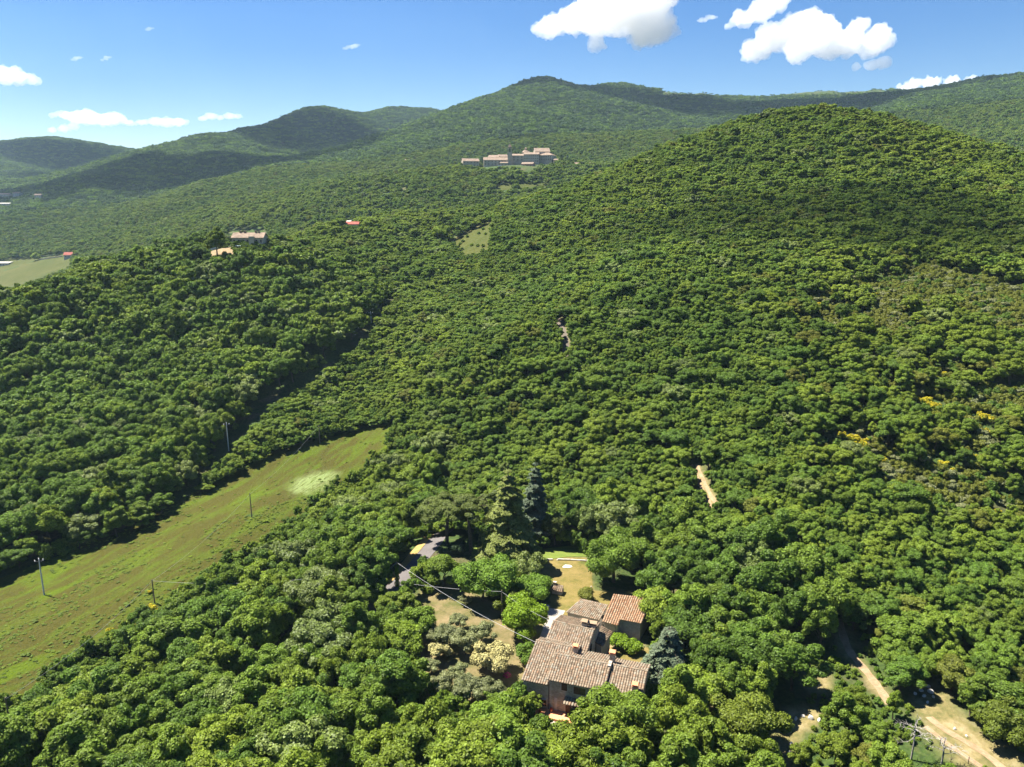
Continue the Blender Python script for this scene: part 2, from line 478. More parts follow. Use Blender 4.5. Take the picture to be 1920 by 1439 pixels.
# ------------------------------------------------------------------ openings in the woods, outlined in photo pixels
CLEAR = {
 'meadow': [(0,1085),(130,1040),(260,990),(350,940),(440,893),(520,852),(600,828),(700,802),(738,800),(742,808),(720,850),(655,895),(600,928),(540,985),(450,1035),(390,1072),(300,1128),(228,1178),(130,1240),(50,1300),(-20,1330),(-150,1420),(-150,1150)],
 'farm': [(1020,1048),(1112,1046),(1108,1108),(1215,1112),(1203,1165),(1205,1190),(1215,1245),(1212,1285),(1165,1290),(1120,1300),(1085,1312),(1072,1340),(1066,1372),(1022,1368),(1000,1335),(978,1312),(976,1260),(1008,1200),(1022,1140),(1040,1120)],
 'garden': [(790,1110),(850,1085),(900,1120),(960,1150),(1020,1150),(1010,1210),(975,1300),(960,1320),(900,1330),(800,1300),(785,1240),(745,1190)],
 'road': [(782,1008),(838,1012),(768,1092),(735,1098),(722,1086)],
 'conifers': [(798,1012),(850,1002),(890,1035),(960,1040),(1060,1025),(1105,1045),(1020,1050),(900,1090),(850,1090),(800,1080)],
 'track_a': [(1290,875),(1308,866),(1322,890),(1356,955),(1338,968),(1318,950)],
 'track_b': [(1562,1182),(1598,1165),(1600,1220),(1640,1268),(1672,1312),(1650,1318),(1615,1265),(1572,1225)],
 'track_c': [(1690,1290),(1765,1268),(1790,1330),(1850,1375),(1930,1420),(1940,1445),(1800,1445),(1745,1375)],
 'glade_a': [(1455,1332),(1530,1318),(1545,1352),(1500,1380),(1482,1445),(1448,1445),(1440,1400)],
 'glade_b': [(1500,1262),(1558,1260),(1560,1300),(1515,1302)],
 'path': [(1038,594),(1052,596),(1068,630),(1070,664),(1052,668),(1050,636)],
 'patch': [(842,458),(870,440),(926,414),(918,478),(872,486)],
 'ridge': [(428,432),(500,432),(502,461),(428,463)],
 'ridge_yard': [(386,466),(436,465),(438,477),(388,478)],
 'hut': [(648,418),(673,418),(673,432),(648,432)],
 'village2': [(977,307),(998,307),(998,318),(977,318)],
 'field': [(-20,492),(60,486),(134,476),(132,496),(70,522),(-20,545)],
 'village': [(868,297),(905,291),(952,276),(1032,276),(1040,303),(1000,311),(985,318),(972,311),(905,311),(868,308)],
 'terraces': [(935,347),(1025,343),(1025,348),(940,353)],
}
BASE_ONLY = {
 'yard': [(962,1130),(1020,1040),(1125,1040),(1225,1110),(1240,1300),(1080,1345),(985,1335),(962,1290)],   # nothing may be rooted here
 'lane': [(300,968),(345,952),(420,880),(520,775),(620,705),(700,640),(752,560),(733,552),(680,628),(600,690),(490,755),(400,860)],
 'hedge_strip': [(770,1085),(785,1100),(680,1215),(640,1200)],
 'bank': [(590,1180),(650,1200),(470,1345),(380,1350)],
}
def clear_of(P, h, names=CLEAR, rad=None):
    """true where a tree of height h rooted at P leaves the openings in view"""
    ok = np.ones(len(P), bool)
    for k in (0.05, .5, .97):
        Q = P.copy(); Q[:, 2] += h * k
        p = project(Q)
        side = [0.0] if rad is None or k < .1 else ([0.0, -.7, .7] if k == .5 else [0.0, -.45, .45])
        for nme, poly in names.items():
            if nme == 'conifers' and k > .6: continue
            for q in side:
                hit = in_poly(p[:, 0] + (0 if q == 0 else q * rad * FOC / p[:, 2]), p[:, 1], poly)
                if nme[:7] == 'village': hit &= P[:, 1] < (955 if nme == 'village' else 922)
                ok &= ~hit
    p = project(P)
    for nme, poly in BASE_ONLY.items(): ok &= ~in_poly(p[:, 0], p[:, 1], poly)
    return ok

# ------------------------------------------------------------------ the ground, one sheet out to the horizon
def soft_mask(px, py, poly, rad):
    m = np.zeros(px.shape)
    k = 0
    for a in range(8):
        for rr in (0.35, 1.0):
            m += in_poly(px + rad * rr * math.cos(a * .785), py + rad * rr * math.sin(a * .785) * .6, poly); k += 1
    return m / k
def build_ground():
    V = np.stack([GX, GY, GZ], -1).reshape(-1, 3)
    i, j = np.meshgrid(np.arange(NT - 1), np.arange(NR - 1), indexing='ij')
    a = (i * NR + j).ravel()
    F = np.stack([a, a + NR, a + NR + 1, a + 1], -1)[:, ::-1]
    # close the hole under the camera
    c = len(V)
    V = np.concatenate([V, [[0, 0, GZ[:, 0].mean()]]])
    k = np.arange(NT - 1) * NR
    T = np.stack([k, np.full(NT - 1, c), k + NR], -1)[:, ::-1]
    me = mesh_np('ground', V, [F, T], [M['ground']], smooth=True)
    p = project(V)
    dry = np.zeros(len(V))
    for nm, rad in (('farm', 14), ('garden', 14), ('glade_a', 14), ('glade_b', 16), ('track_c', 30), ('track_b', 16), ('track_a', 8), ('patch', 6), ('path', 8)):
        dry = np.maximum(dry, soft_mask(p[:, 0], p[:, 1], CLEAR[nm], rad) * (p[:, 2] > 1))
    at_ = me.attributes.new('dry', 'FLOAT', 'POINT')
    at_.data.foreach_set('value', dry.astype(np.float32))
    return tag(obj('ground', me), kind='structure')
build_ground()

def sheet(name, poly_px, mat, lift, step, kind='structure', world_poly=None, attr=None):
    """a piece of land cover draped over the ground: outline (photo pixels or world points) filled with a fine grid"""
    W = [tuple(at(u, v)[:2]) for u, v in poly_px] if world_poly is None else world_poly
    bm = bmesh.new()
    vs = [bm.verts.new((x, y, 0)) for x, y in W]
    f = bm.faces.new(vs)
    bmesh.ops.triangulate(bm, faces=[f])
    xs = [w[0] for w in W]; ys = [w[1] for w in W]
    for ax, lo, hi in ((0, min(xs), max(xs)), (1, min(ys), max(ys))):
        k = math.floor(lo / step) + 1
        while k * step < hi:
            co = (k * step, 0, 0) if ax == 0 else (0, k * step, 0)
            no = (1, 0, 0) if ax == 0 else (0, 1, 0)
            bmesh.ops.bisect_plane(bm, geom=bm.verts[:] + bm.edges[:] + bm.faces[:], plane_co=co, plane_no=no)
            k += 1
    bmesh.ops.recalc_face_normals(bm, faces=bm.faces)
    V = np.array([v.co[:] for v in bm.verts])
    z = height(V[:, 0], V[:, 1]) + lift
    for v, zz in zip(bm.verts, z): v.co.z = zz
    bm.normal_update()
    if sum(fc.normal.z for fc in bm.faces) < 0: bmesh.ops.reverse_faces(bm, faces=bm.faces)
    me = bpy.data.meshes.new(name); bm.to_mesh(me); bm.free()
    me.materials.append(mat)
    for p_ in me.polygons: p_.use_smooth = True
    if attr:
        P = np.zeros(len(me.vertices) * 3, np.float32); me.vertices.foreach_get('co', P); P = P.reshape(-1, 3)
        p = project(P)
        a = me.attributes.new(attr[0], 'FLOAT', 'POINT')
        a.data.foreach_set('value', soft_mask(p[:, 0], p[:, 1], attr[1], attr[2]).astype(np.float32))
    return tag(obj(name, me), kind=kind)
def ribbon(name, pts, width, mat, lift, step=1.5, kind='structure'):
    """a road or track: world centre line draped over the ground"""
    P = []
    for a, b in zip(pts[:-1], pts[1:]):
        n = max(1, int((Vector(b) - Vector(a)).length / step))
        P += [Vector(a).lerp(Vector(b), i / n) for i in range(n)]
    P.append(Vector(pts[-1]))
    for _ in range(3):
        P = [P[0]] + [(P[i-1] + P[i] * 2 + P[i+1]) / 4 for i in range(1, len(P) - 1)] + [P[-1]]
    V = []; F = []
    K = 5
    for i, p in enumerate(P):
        t = (P[min(i+1, len(P)-1)] - P[max(i-1, 0)]).normalized(); nrm = Vector((t.y, -t.x))
        w = width * (1 + .12 * math.sin(i * 1.7) * (mat is M['track']))
        for k in range(K):
            q = p + nrm * (k / (K - 1) - .5) * w
            V.append((q.x, q.y, hz(q.x, q.y) + lift))
    for i in range(len(P) - 1):
        for k in range(K - 1): F.append((i*K+k, i*K+k+1, (i+1)*K+k+1, (i+1)*K+k))
    me = mesh_np(name, V, np.array(F), [mat], smooth=True)
    if me.polygons[0].normal.z < 0:
        me.flip_normals()
    return tag(obj(name, me), kind=kind)
def px_line(L): return [at(u, v).to_2d() for u, v in L]

MEADOW_W = [(0,1085),(130,1035),(260,985),(350,930),(440,885),(520,845),(600,822),(700,796),(752,796),(770,815),(745,870),(690,930),(640,985),(560,1050),(470,1110),(380,1170),(290,1240),(200,1310),(100,1390),(0,1439),(-200,1439),(-200,1160)]
sheet('meadow', MEADOW_W, M['meadow'], .06, 3.0, attr=('white', [(540,915),(560,897),(600,886),(632,884),(622,905),(580,925),(548,926)], 9))
# ------------------------------------------------------------------ trees: crowns of leaf clumps on lumps, tapered trunks with limbs
_ICO = None
def ico_sphere():
    global _ICO
    if _ICO is None:
        bm = bmesh.new(); bmesh.ops.create_icosphere(bm, subdivisions=2, radius=1.0)
        _ICO = (np.array([v.co[:] for v in bm.verts]), np.array([[v.index for v in f.verts] for f in bm.faces])); bm.free()
    return _ICO
def rand_dirs(n, rng):
    d = rng.normal(size=(n, 3)); return d / np.linalg.norm(d, axis=1, keepdims=True)
def leaf_quads(P, N, size, rng, flat=1.0):
    """a small kite-shaped leaf spray at each point, facing roughly N"""
    n = len(P)
    t = np.cross(N, rand_dirs(n, rng)); t /= np.linalg.norm(t, axis=1, keepdims=True) + 1e-9
    b = np.cross(N, t)
    s = size * rng.uniform(.65, 1.35, (n, 1)); w = s * rng.uniform(.5, .8, (n, 1))
    fold = N * s * .18
    V = np.stack([P - t * s, P - b * w - fold, P + t * s * .9, P + b * w - fold], 1).reshape(-1, 3)
    F = np.arange(n * 4).reshape(-1, 4)
    return V, F
def lump_crown(rng, R, zc, Hc, nl, rl, leaves, size, core=True, flat=0.0, jit=.8, top=.0):
    """crown about (0,0,zc): nl lumps inside an ellipsoid of radius R and half height Hc, covered with leaf sprays"""
    d = rand_dirs(nl * 3, rng)
    d = d[d[:, 2] > -.55][:nl]
    f = rng.uniform(.35, .90, (len(d), 1)) ** .8
    az = np.arctan2(d[:, 1], d[:, 0]); ph = rng.uniform(0, 6.283, 3)
    lop = 1 + .20 * np.sin(az + ph[0]) + .14 * np.sin(2 * az + ph[1]) + .12 * np.sin(3 * az + ph[2])      # crowns are never round
    C = d * f * np.array([R, R, Hc]) * np.stack([lop, lop, .5 + .5 * lop], -1); C *= rng.uniform(.85, 1.15, (len(C), 1))
    C[:, 2] += zc
    C = np.concatenate([C, [[0, 0, zc]]])
    r = np.concatenate([rng.uniform(*rl, len(C) - 1) * R, [.5 * min(R, Hc)]])
    # sprays over the lumps
    wgt = r ** 2 / (r ** 2).sum()
    k = rng.choice(len(C), int(leaves * 1.5), p=wgt)
    dd = rand_dirs(len(k), rng)
    dd[:, 2] = np.where(dd[:, 2] < -.35, -dd[:, 2], dd[:, 2])
    P = C[k] + dd * (r[k] * rng.uniform(.80, 1.12, len(k)))[:, None] * np.array([1, 1, .85])
    dist = np.sqrt((((P[:, None] - C[None]) / np.array([1, 1, .85])) ** 2).sum(-1)) / r[None]
    dist[np.arange(len(k)), k] = 9
    P_ok = dist.min(1) > .78
    P, dd = P[P_ok][:leaves], dd[P_ok][:leaves]
    N = dd + rand_dirs(len(P), rng) * jit; N[:, 2] += .42; N /= np.linalg.norm(N, axis=1, keepdims=True)
    V, F = leaf_quads(P, N, size, rng)
    groups = [F]
    if core:
        iv, it = ico_sphere()
        CV = []; CF = []
        for i, (c, q) in enumerate(zip(C, r)):
            CV.append(c + iv * q * np.array([.80, .80, .68])); CF.append(it + len(V) + i * len(iv))
        V = np.concatenate([V] + CV); groups.append(np.concatenate(CF))
    return V, groups
def trunk_mb(h, r, rng, limbs=5, spread=1.6, crook=.25):
    mb = MB()
    pts = [(rng.normal(0, crook) * k * .4, rng.normal(0, crook) * k * .4, -0.6 + (h + .6) * k / 4) for k in range(5)]
    mb.tube(pts, [r * 1.5, r * 1.05, r * .85, r * .65, r * .35], 7)
    for i in range(limbs):
        a = i * 2.4 + rng.uniform(0, 1); z = h * rng.uniform(.4, .75); q = spread * rng.uniform(.7, 1.2)
        mb.tube([(0, 0, z), (math.cos(a) * q * .5, math.sin(a) * q * .5, z + h * .16), (math.cos(a) * q, math.sin(a) * q, z + h * .42)], [r * .5, r * .35, r * .12], 5)
    return mb

# broadleaf kinds: unit trees 4 m in crown radius and 9 m tall, scaled for each place
TONES = ['deep', 'mid', 'light', 'silver', 'brown']     # and 'ever', leaves coloured darker for the cloud shade on the mountains
SHAPES = [  # name, crown radius, crown centre height, half height, lumps, lump radius range
 ('broad',   4.3, 5.2, 3.2, 60, (.17,.29)),
 ('rounded', 3.9, 5.4, 3.7, 54, (.19,.31)),
 ('tall',    3.4, 5.6, 4.4, 58, (.19,.31)),
 ('ragged',  4.2, 5.3, 3.5, 46, (.15,.28)),
]
def oak_variant(shape, tone, leaves, size, seed, core=True, subdiv_lumps=1.0):
    rng = np.random.default_rng(seed)
    nm, R, zc, Hc, nl, rl = SHAPES[shape]
    V, G = lump_crown(rng, R, zc, Hc, int(nl * subdiv_lumps), rl, leaves, size, core)
    me = mesh_np('crown', V, G, [M['leaf_' + tone]])
    return me
SRC = {}                       # collections that the woods draw their trees from (not in the scene themselves)
def source(name, meshes, obj_name):
    c = bpy.data.collections.new(name)
    for i, me in enumerate(meshes):
        c.objects.link(bpy.data.objects.new('%s.%03d' % (obj_name, i + 1), me))
    SRC[name] = c
    return c
NEAR = []                      # (shape, tone, crown mesh)
for ti, tone in enumerate(TONES):
    for sh in range(4):
        if tone in ('silver', 'brown') and sh in (1, 2): continue
        NEAR.append((sh, tone, oak_variant(sh, tone, 7500, .19, 100 + ti * 10 + sh)))
source('near trees', [n[2] for n in NEAR], 'leafy_tree')
MID = []
for ti, tone in enumerate(TONES):
    for sh in (0, 1, 3):
        MID.append((sh, tone, oak_variant(sh, tone, 1500, .40, 300 + ti * 10 + sh, True, .55)))
source('mid trees', [n[2] for n in MID], 'hillside_tree')
def grove_variant(tone, seed, rad=7.5, n=5, leaves=110, size=.95):
    rng = np.random.default_rng(seed)
    V = []; F = []; k = 0
    for i in range(n):
        a = i * 2.4; q = rad * .62 * math.sqrt((i + .5) / n) * 1.25
        v, g = lump_crown(rng, rng.uniform(2.9, 4.0), rng.uniform(4.5, 6.2), rng.uniform(2.6, 3.6), 7, (.4, .6), leaves, size, False)
        v = v + np.array([math.cos(a) * q, math.sin(a) * q, 0]); V.append(v); F.append(g[0] + k); k += len(v)
    return mesh_np('crown', np.concatenate(V), np.concatenate(F), [M['leaf_' + tone]])
FARM_T = ['deep', 'mid', 'mid', 'light', 'deep']
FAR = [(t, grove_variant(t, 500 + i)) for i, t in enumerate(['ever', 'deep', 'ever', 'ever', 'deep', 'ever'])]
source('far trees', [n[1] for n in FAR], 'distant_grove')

def bush_variant(mat, seed, leaves=420, size=.13):
    rng = np.random.default_rng(seed)
    V, G = lump_crown(rng, .95, .62, .62, 9, (.35, .55), leaves, size, True)
    return mesh_np('bush', V, G, [mat])
source('bushes', [bush_variant(M['leaf_deep'], 700), bush_variant(M['leaf_mid'], 701), bush_variant(M['leaf_light'], 702), bush_variant(M['leaf_brown'], 703),
                  bush_variant(M['leaf_olive'], 704), bush_variant(M['leaf_weed'], 705), bush_variant(M['leaf_light'], 706)], 'low_bush')

def gn_instances(name, pts, rot, scale, idx, coll, label=None):
    """ONE object of kind stuff that grows a tree at each of its points"""
    me = bpy.data.meshes.new(name)
    n = len(pts)
    me.vertices.add(n); me.vertices.foreach_set('co', np.asarray(pts, np.float32).ravel())
    for nm, typ, dat, key in (('turn', 'FLOAT', rot, 'value'), ('which', 'INT', idx, 'value'), ('size', 'FLOAT_VECTOR', scale, 'vector')):
        a = me.attributes.new(nm, typ, 'POINT')
        a.data.foreach_set(key, np.asarray(dat, np.int32 if typ == 'INT' else np.float32).ravel())
    o = obj(name, me)
    ng = bpy.data.node_groups.new(name, 'GeometryNodeTree')
    ng.interface.new_socket('Geometry', in_out='INPUT', socket_type='NodeSocketGeometry')
    ng.interface.new_socket('Geometry', in_out='OUTPUT', socket_type='NodeSocketGeometry')
    N, L = ng.nodes, ng.links
    gi, go = N.new('NodeGroupInput'), N.new('NodeGroupOutput')
    iop = N.new('GeometryNodeInstanceOnPoints'); ci = N.new('GeometryNodeCollectionInfo')
    ci.inputs['Collection'].default_value = coll
    ci.inputs['Separate Children'].default_value = True
    ci.inputs['Reset Children'].default_value = True
    def attr(nm, t):
        a = N.new('GeometryNodeInputNamedAttribute'); a.data_type = t; a.inputs['Name'].default_value = nm
        return [s for s in a.outputs if s.enabled and s.name == 'Attribute'][0]
    cx = N.new('ShaderNodeCombineXYZ'); L.new(attr('turn', 'FLOAT'), cx.inputs[2])
    er = N.new('FunctionNodeEulerToRotation'); L.new(cx.outputs[0], er.inputs[0])
    L.new(gi.outputs[0], iop.inputs['Points']); L.new(ci.outputs[0], iop.inputs['Instance'])
    iop.inputs['Pick Instance'].default_value = True
    L.new(attr('which', 'INT'), iop.inputs['Instance Index'])
    L.new(er.outputs[0], iop.inputs['Rotation']); L.new(attr('size', 'FLOAT_VECTOR'), iop.inputs['Scale'])
    L.new(iop.outputs[0], go.inputs[0])
    md = o.modifiers.new('growth', 'NODES'); md.node_group = ng
    return tag(o, label, None, None, 'stuff')

# ------------------------------------------------------------------ where trees stand
def hexgrid(x0, x1, y0, y1, s, jit, rng):
    nx = int((x1 - x0) / s) + 1; ny = int((y1 - y0) / (s * .866)) + 1
    i, j = np.meshgrid(np.arange(nx), np.arange(ny))
    x = x0 + (i + .5 * (j % 2)) * s; y = y0 + j * s * .866
    x = x + rng.uniform(-jit, jit, x.shape) * s; y = y + rng.uniform(-jit, jit, y.shape) * s
    return x.ravel(), y.ravel()
def in_frame(P, margin=160):
    p = project(P)
    return (p[:, 2] > 1) & (p[:, 0] > -margin) & (p[:, 0] < 1920 + margin) & (p[:, 1] > -200) & (p[:, 1] < 1439 + margin * 1.5)
_ang = (GZ + 8 - CAM_H) / _rr
_runmax = np.maximum.accumulate(_ang, axis=1)
def in_sight(P, top, slack):
    """false for trees well hidden behind a crest"""
    t = np.arctan2(P[:, 0], P[:, 1]); r = np.hypot(P[:, 0], P[:, 1])
    i = np.clip(np.round((t - TH[0]) / (TH[1] - TH[0])).astype(int), 0, NT - 1)
    j = np.clip(((np.log(r * .985) - LR[0]) / (LR[1] - LR[0])).astype(int) - 1, 0, NR - 1)
    return (P[:, 2] + top - CAM_H) / r > _runmax[i, j] - slack

# zones, outlined in photo pixels of the tree's foot
ZONES = [
 ('left_wood', [(-200,560),(130,500),(470,470),(640,520),(735,552),(620,690),(500,760),(330,950),(130,1045),(-200,1100)]),
 ('strip', [(330,960),(500,775),(700,640),(760,600),(770,800),(730,812),(600,835),(440,900),(300,990)]),
 ('lower_wood', [(-300,1400),(0,1330),(130,1240),(300,1130),(450,1035),(600,930),(740,840),(830,900),(800,1010),(700,1120),(560,1240),(420,1400),(380,1700),(-300,1700)]),
 ('front_wood', [(590,1180),(760,1200),(800,1330),(980,1330),(1280,1290),(1440,1330),(1440,1700),(300,1700),(420,1380)]),
 ('yard_wood', [(1000,1000),(1120,980),(1330,1000),(1560,1150),(1600,1330),(1400,1340),(1210,1260),(1200,1110),(1110,1050)]),
]
def zone_of(p):
    z = np.full(len(p), 'hill', dtype='U12')
    for nm, poly in reversed(ZONES):
        z[in_poly(p[:, 0], p[:, 1], poly)] = nm
    return z

CONIFERS = [(770,950),(830,910),(930,880),(1000,870),(1060,950),(1090,1010),(1105,1050),(1020,1055),(900,1095),(790,1090)]
HAND = []       # (x, y, radius) kept free for trees placed one by one
def scatter_near():
    out = []
    rng = np.random.default_rng(21)
    for big, s in ((1, 6.0), (0, 4.1)):
        x, y = hexgrid(-420, 460, 62, 560, s, .30, rng)
        P = np.stack([x, y, height(x, y)], -1)
        k = in_frame(P, 260); P = P[k]
        p = project(P); z = zone_of(p)
        tall = np.isin(z, ['left_wood', 'lower_wood', 'front_wood', 'yard_wood'])
        k = (tall == bool(big)); P, z, p = P[k], z[k], p[k]
        n = len(P)
        if big:
            rad = 3.3 + 2.3 * rng.uniform(size=n) ** 1.3; h = rad ** .6 * 2.25 * rng.uniform(1.7, 2.15, n)
        else:
            rad = 1.7 + 2.5 * rng.uniform(size=n) ** 1.6; h = rad ** .6 * 1.6 * rng.uniform(1.6, 2.15, n)
            st = z == 'strip'; rad[st] *= .92; h[st] *= .85
        # the wood's edge is lower where it meets the meadow
        for q in (3.0, 6.5):
            sh = project(P + np.array([q, -q * .55, 0]))
            edge = in_poly(sh[:, 0], sh[:, 1], CLEAR['meadow']) & np.isin(z, ['left_wood', 'strip'])
            h = np.where(edge, h * .68, h); rad = np.where(edge, rad * .85, rad)
        k = clear_of(P, h, rad=rad)
        for hx, hy, hr in HAND:
            k &= np.hypot(P[:, 0] - hx, P[:, 1] - hy) > hr + rad * .55
        # scrubby, thinner ground low on the hill to the right
        thin = fbm(P[:, 0] / 28, P[:, 1] / 28, 77, 3)
        scrub = in_poly(p[:, 0], p[:, 1], [(1480,520),(1950,480),(2000,1000),(1700,960),(1520,860),(1350,700)])
        k &= ~(scrub & (thin > .56))
        k &= ~(in_poly(p[:, 0], p[:, 1], [(1440,1230),(1700,1230),(1960,1200),(1960,1500),(1440,1500)]) & (thin > .52))
        pc = project(P + np.stack([0*h, 0*h, h*.6], -1))
        k &= ~(in_poly(pc[:, 0], pc[:, 1], CONIFERS) & (P[:, 1] < 196))
        k &= in_sight(P, 12, .02)
        out.append((P[k], rad[k], h[k], z[k]))
    return [np.concatenate(c) for c in zip(*out)]
def tone_pick(P, z, rng):
    n = len(P)
    big = fbm(P[:, 0] / 70 + 9, P[:, 1] / 70, 31, 3)
    u = rng.uniform(size=n) + (big - .5) * 1.1
    t = np.full(n, 'mid', dtype='U8')
    hill = ~np.isin(z, ['left_wood', 'lower_wood', 'front_wood', 'yard_wood'])
    t[u < .36] = 'deep'; t[(u > .74)] = 'light'
    t[hill & (u > .58)] = 'light'; t[hill & (u < .22)] = 'deep'; t[hill & (u >= .22) & (u <= .36)] = 'mid'
    r = rng.uniform(size=n)
    t[~hill & (r > .92)] = 'silver'; t[hill & (r > .97)] = 'silver'; t[hill & (r < .03)] = 'brown'
    return t

# mid distance: the ridge, the hill's far side, the valley and the village spur
def scatter_mid():
    rng = np.random.default_rng(22)
    x, y = hexgrid(-900, 1000, 560, 1350, 6.2, .33, rng)
    P = np.stack([x, y, height(x, y)], -1)
    k = in_frame(P, 120) & in_sight(P, 10, .004); P = P[k]
    rad = rng.uniform(2.4, 4.4, len(P)); h = rad * rng.uniform(1.8, 2.4, len(P))
    k = clear_of(P, h, rad=rad)
    for hx, hy, hr in HAND: k &= np.hypot(P[:, 0] - hx, P[:, 1] - hy) > hr + rad * .5
    p = project(P)
    k &= ~(in_poly(p[:, 0], p[:, 1], [(640,366),(760,350),(770,372),(650,386)]) & (rng.uniform(size=len(P)) > .45))
    return P[k], rad[k], h[k]
def scatter_far():
    rng = np.random.default_rng(23)
    x, y = hexgrid(-3000, 2600, 1350, 4300, 13.0, .35, rng)
    P = np.stack([x, y, height(x, y)], -1)
    k = in_frame(P, 60) & in_sight(P, 9, .003); P = P[k]
    k = clear_of(P, np.full(len(P), 8.0), {})
    p = project(P)
    # bare top of the plateau
    bare = in_poly(p[:, 0], p[:, 1], [(1230,150),(1690,150),(1660,181),(1420,186),(1240,183)])
    k &= ~(bare & (rng.uniform(size=len(P)) > .16))
    P = P[k]
    s = rng.uniform(.85, 1.3, len(P)) * np.where(bare[k], .38, 1)
    return P, s
# ------------------------------------------------------------------ trees and shrubs placed one by one
def spot(u, v, dz): return at(u, v, dz)
def reserve(p, r): HAND.append((p.x, p.y, r))
TODO = []
def plant(name, label, cat, p, crown_me, trunk_me=None, scale=(1,1,1), rz=0.0, group=None):
    if trunk_me is None:
        o = obj(name, crown_me)
        tag(o, label, cat, group)
    else:
        o = empty(name); tag(o, label, cat, group)
        obj('trunk', trunk_me, o); obj('crown', crown_me, o)
    o.location = p; o.scale = scale; o.rotation_euler = (0, 0, rz)
    return o

def crown_mesh(mat, seed, R, zc, Hc, nl, rl, leaves, size, core=True):
    V, G = lump_crown(np.random.default_rng(seed), R, zc, Hc, nl, rl, leaves, size, core)
    return mesh_np('crown', V, G, [mat])
def trunk_mesh(seed, h, r, limbs=5, spread=1.6):
    return trunk_mb(h, r, np.random.default_rng(seed), limbs, spread).mesh('trunk', M['bark'])

# umbrella pines by the road: long bare stems under a wide flat dome
def pine_crown(seed, R, z0, Hh):
    rng = np.random.default_rng(seed)
    n = 40
    a = rng.uniform(0, 6.283, n); q = np.sqrt(rng.uniform(0, 1, n)) * .86
    C = np.stack([np.cos(a) * q * R, np.sin(a) * q * R, z0 + Hh * (1 - q ** 2.2) * rng.uniform(.75, 1, n)], -1)
    r = rng.uniform(.17, .26, n) * R
    k = rng.integers(0, n, 9000); d = rand_dirs(len(k), rng); d[:, 2] = np.where(d[:, 2] < -.2, -d[:, 2], d[:, 2])
    P = C[k] + d * (r[k] * rng.uniform(.8, 1.1, len(k)))[:, None] * [1, 1, .6]
    N = d + rand_dirs(len(k), rng) * .8; N[:, 2] += .5; N /= np.linalg.norm(N, axis=1, keepdims=True)
    V, F = leaf_quads(P, N, .20, rng)
    iv, it = ico_sphere()
    G = np.concatenate([it + len(V) + i * len(iv) for i in range(n)])
    V = np.concatenate([V] + [c + iv * q_ * np.array([.85, .85, .48]) for c, q_ in zip(C, r)])
    return mesh_np('crown', V, [F, G], [M['leaf_pine']])
def pine_trunk(seed, h, R, r=.42, lean=0.6):
    rng = np.random.default_rng(seed); mb = MB()
    top = Vector((lean, -.2, h * .72))
    mb.tube([(0,0,-.6), (lean*.2,0,h*.25), (lean*.6,-.1,h*.5), top], [r*1.2, r, r*.85, r*.7], 8)
    for i in range(9):
        a = i * 2.4; q = R * rng.uniform(.5, .85)
        mb.tube([top - Vector((0,0,rng.uniform(0,2.0))), top + Vector((math.cos(a)*q*.5, math.sin(a)*q*.5, h*.09)), Vector((math.cos(a)*q, math.sin(a)*q, h*.84))], [r*.45, r*.3, r*.1], 5)
    return mb.mesh('trunk', M['bark'])
for u, v, h, R, sd, lab in ((883,1035,15.5,6.2,1,'umbrella pine with tall bare leaning trunk standing on grass right of its twin'),
                            (838,1020,13.2,7.4,2,'umbrella pine with wide flat dome overhanging the asphalt road')):
    p = at(u, v); reserve(p, 7.5)
    plant('umbrella_pine', lab, 'pine tree', p, pine_crown(sd, R, h * .52, h * .44), pine_trunk(sd, h, R, lean=-.7 if sd == 1 else .5), group='umbrella pines beside the road')

# cedars: tiers of flat, drooping boughs
def cedar_meshes(seed, h, R, mat, tiers=15, droop=.22, dens=1.0, power=.85):
    rng = np.random.default_rng(seed); Ps = []; Ns = []; mb = MB()
    mb.tube([(0,0,-.6), (.1,0,h*.4), (0,.1,h*.8), (0,0,h*.99)], [h*.022, h*.017, h*.008, .03], 8)
    for t in range(tiers):
        f = (t + rng.uniform(-.2, .2)) / tiers
        z = h * (.10 + .88 * f); L = R * (1 - f) ** power + .35
        nb = int(8 - 3 * f)
        for b in range(nb):
            a = t * 1.9 + b * 6.283 / nb + rng.uniform(-.25, .25); Lb = L * rng.uniform(.7, 1.15)
            d = np.array([math.cos(a), math.sin(a), 0]); s = np.array([-d[1], d[0], 0])
            mb.tube([(0,0,z), tuple(d * Lb * .5 + [0,0,z + Lb * .06]), tuple(d * Lb * .95 + [0,0,z - droop * Lb * .7])], [.07 + .02*Lb, .05, .015], 4, False)
            m = int((22 + 60 * Lb) * dens)
            x = rng.uniform(.12, 1, m) ** .7; y = rng.uniform(-1, 1, m) * (.30 * np.sin(np.clip(x, 0, 1) * 2.6) + .06) * Lb
            zz = z + Lb * (.22 * x - (droop + .22) * x * x) - np.abs(y) * .25 + rng.normal(0, .08, m)
            Ps.append(d * (x * Lb)[:, None] + s * y[:, None] + np.array([0, 0, 1]) * zz[:, None])
            nn = np.tile([0, 0, 1.0], (m, 1)) + d * (x * .5)[:, None] + rand_dirs(m, rng) * .55
            Ns.append(nn / np.linalg.norm(nn, axis=1, keepdims=True))
    V, F = leaf_quads(np.concatenate(Ps), np.concatenate(Ns), .27, rng)
    return mesh_np('crown', V, F, [mat]), mb.mesh('trunk', M['bark'])
p = at(953,1052); reserve(p, 4.5)
plant('cedar_tree', 'tall golden green cedar with drooping tiers between umbrella pine and grey cedar', 'cedar', p, *cedar_meshes(3, 24, 7.8, M['leaf_cedar'], 16))
p = at(1003,1015); reserve(p, 4)
plant('cedar_tree', 'slender blue grey cedar rising behind the golden green cedar', 'cedar', p, *cedar_meshes(4, 22.0, 5.0, M['leaf_blue'], 16))
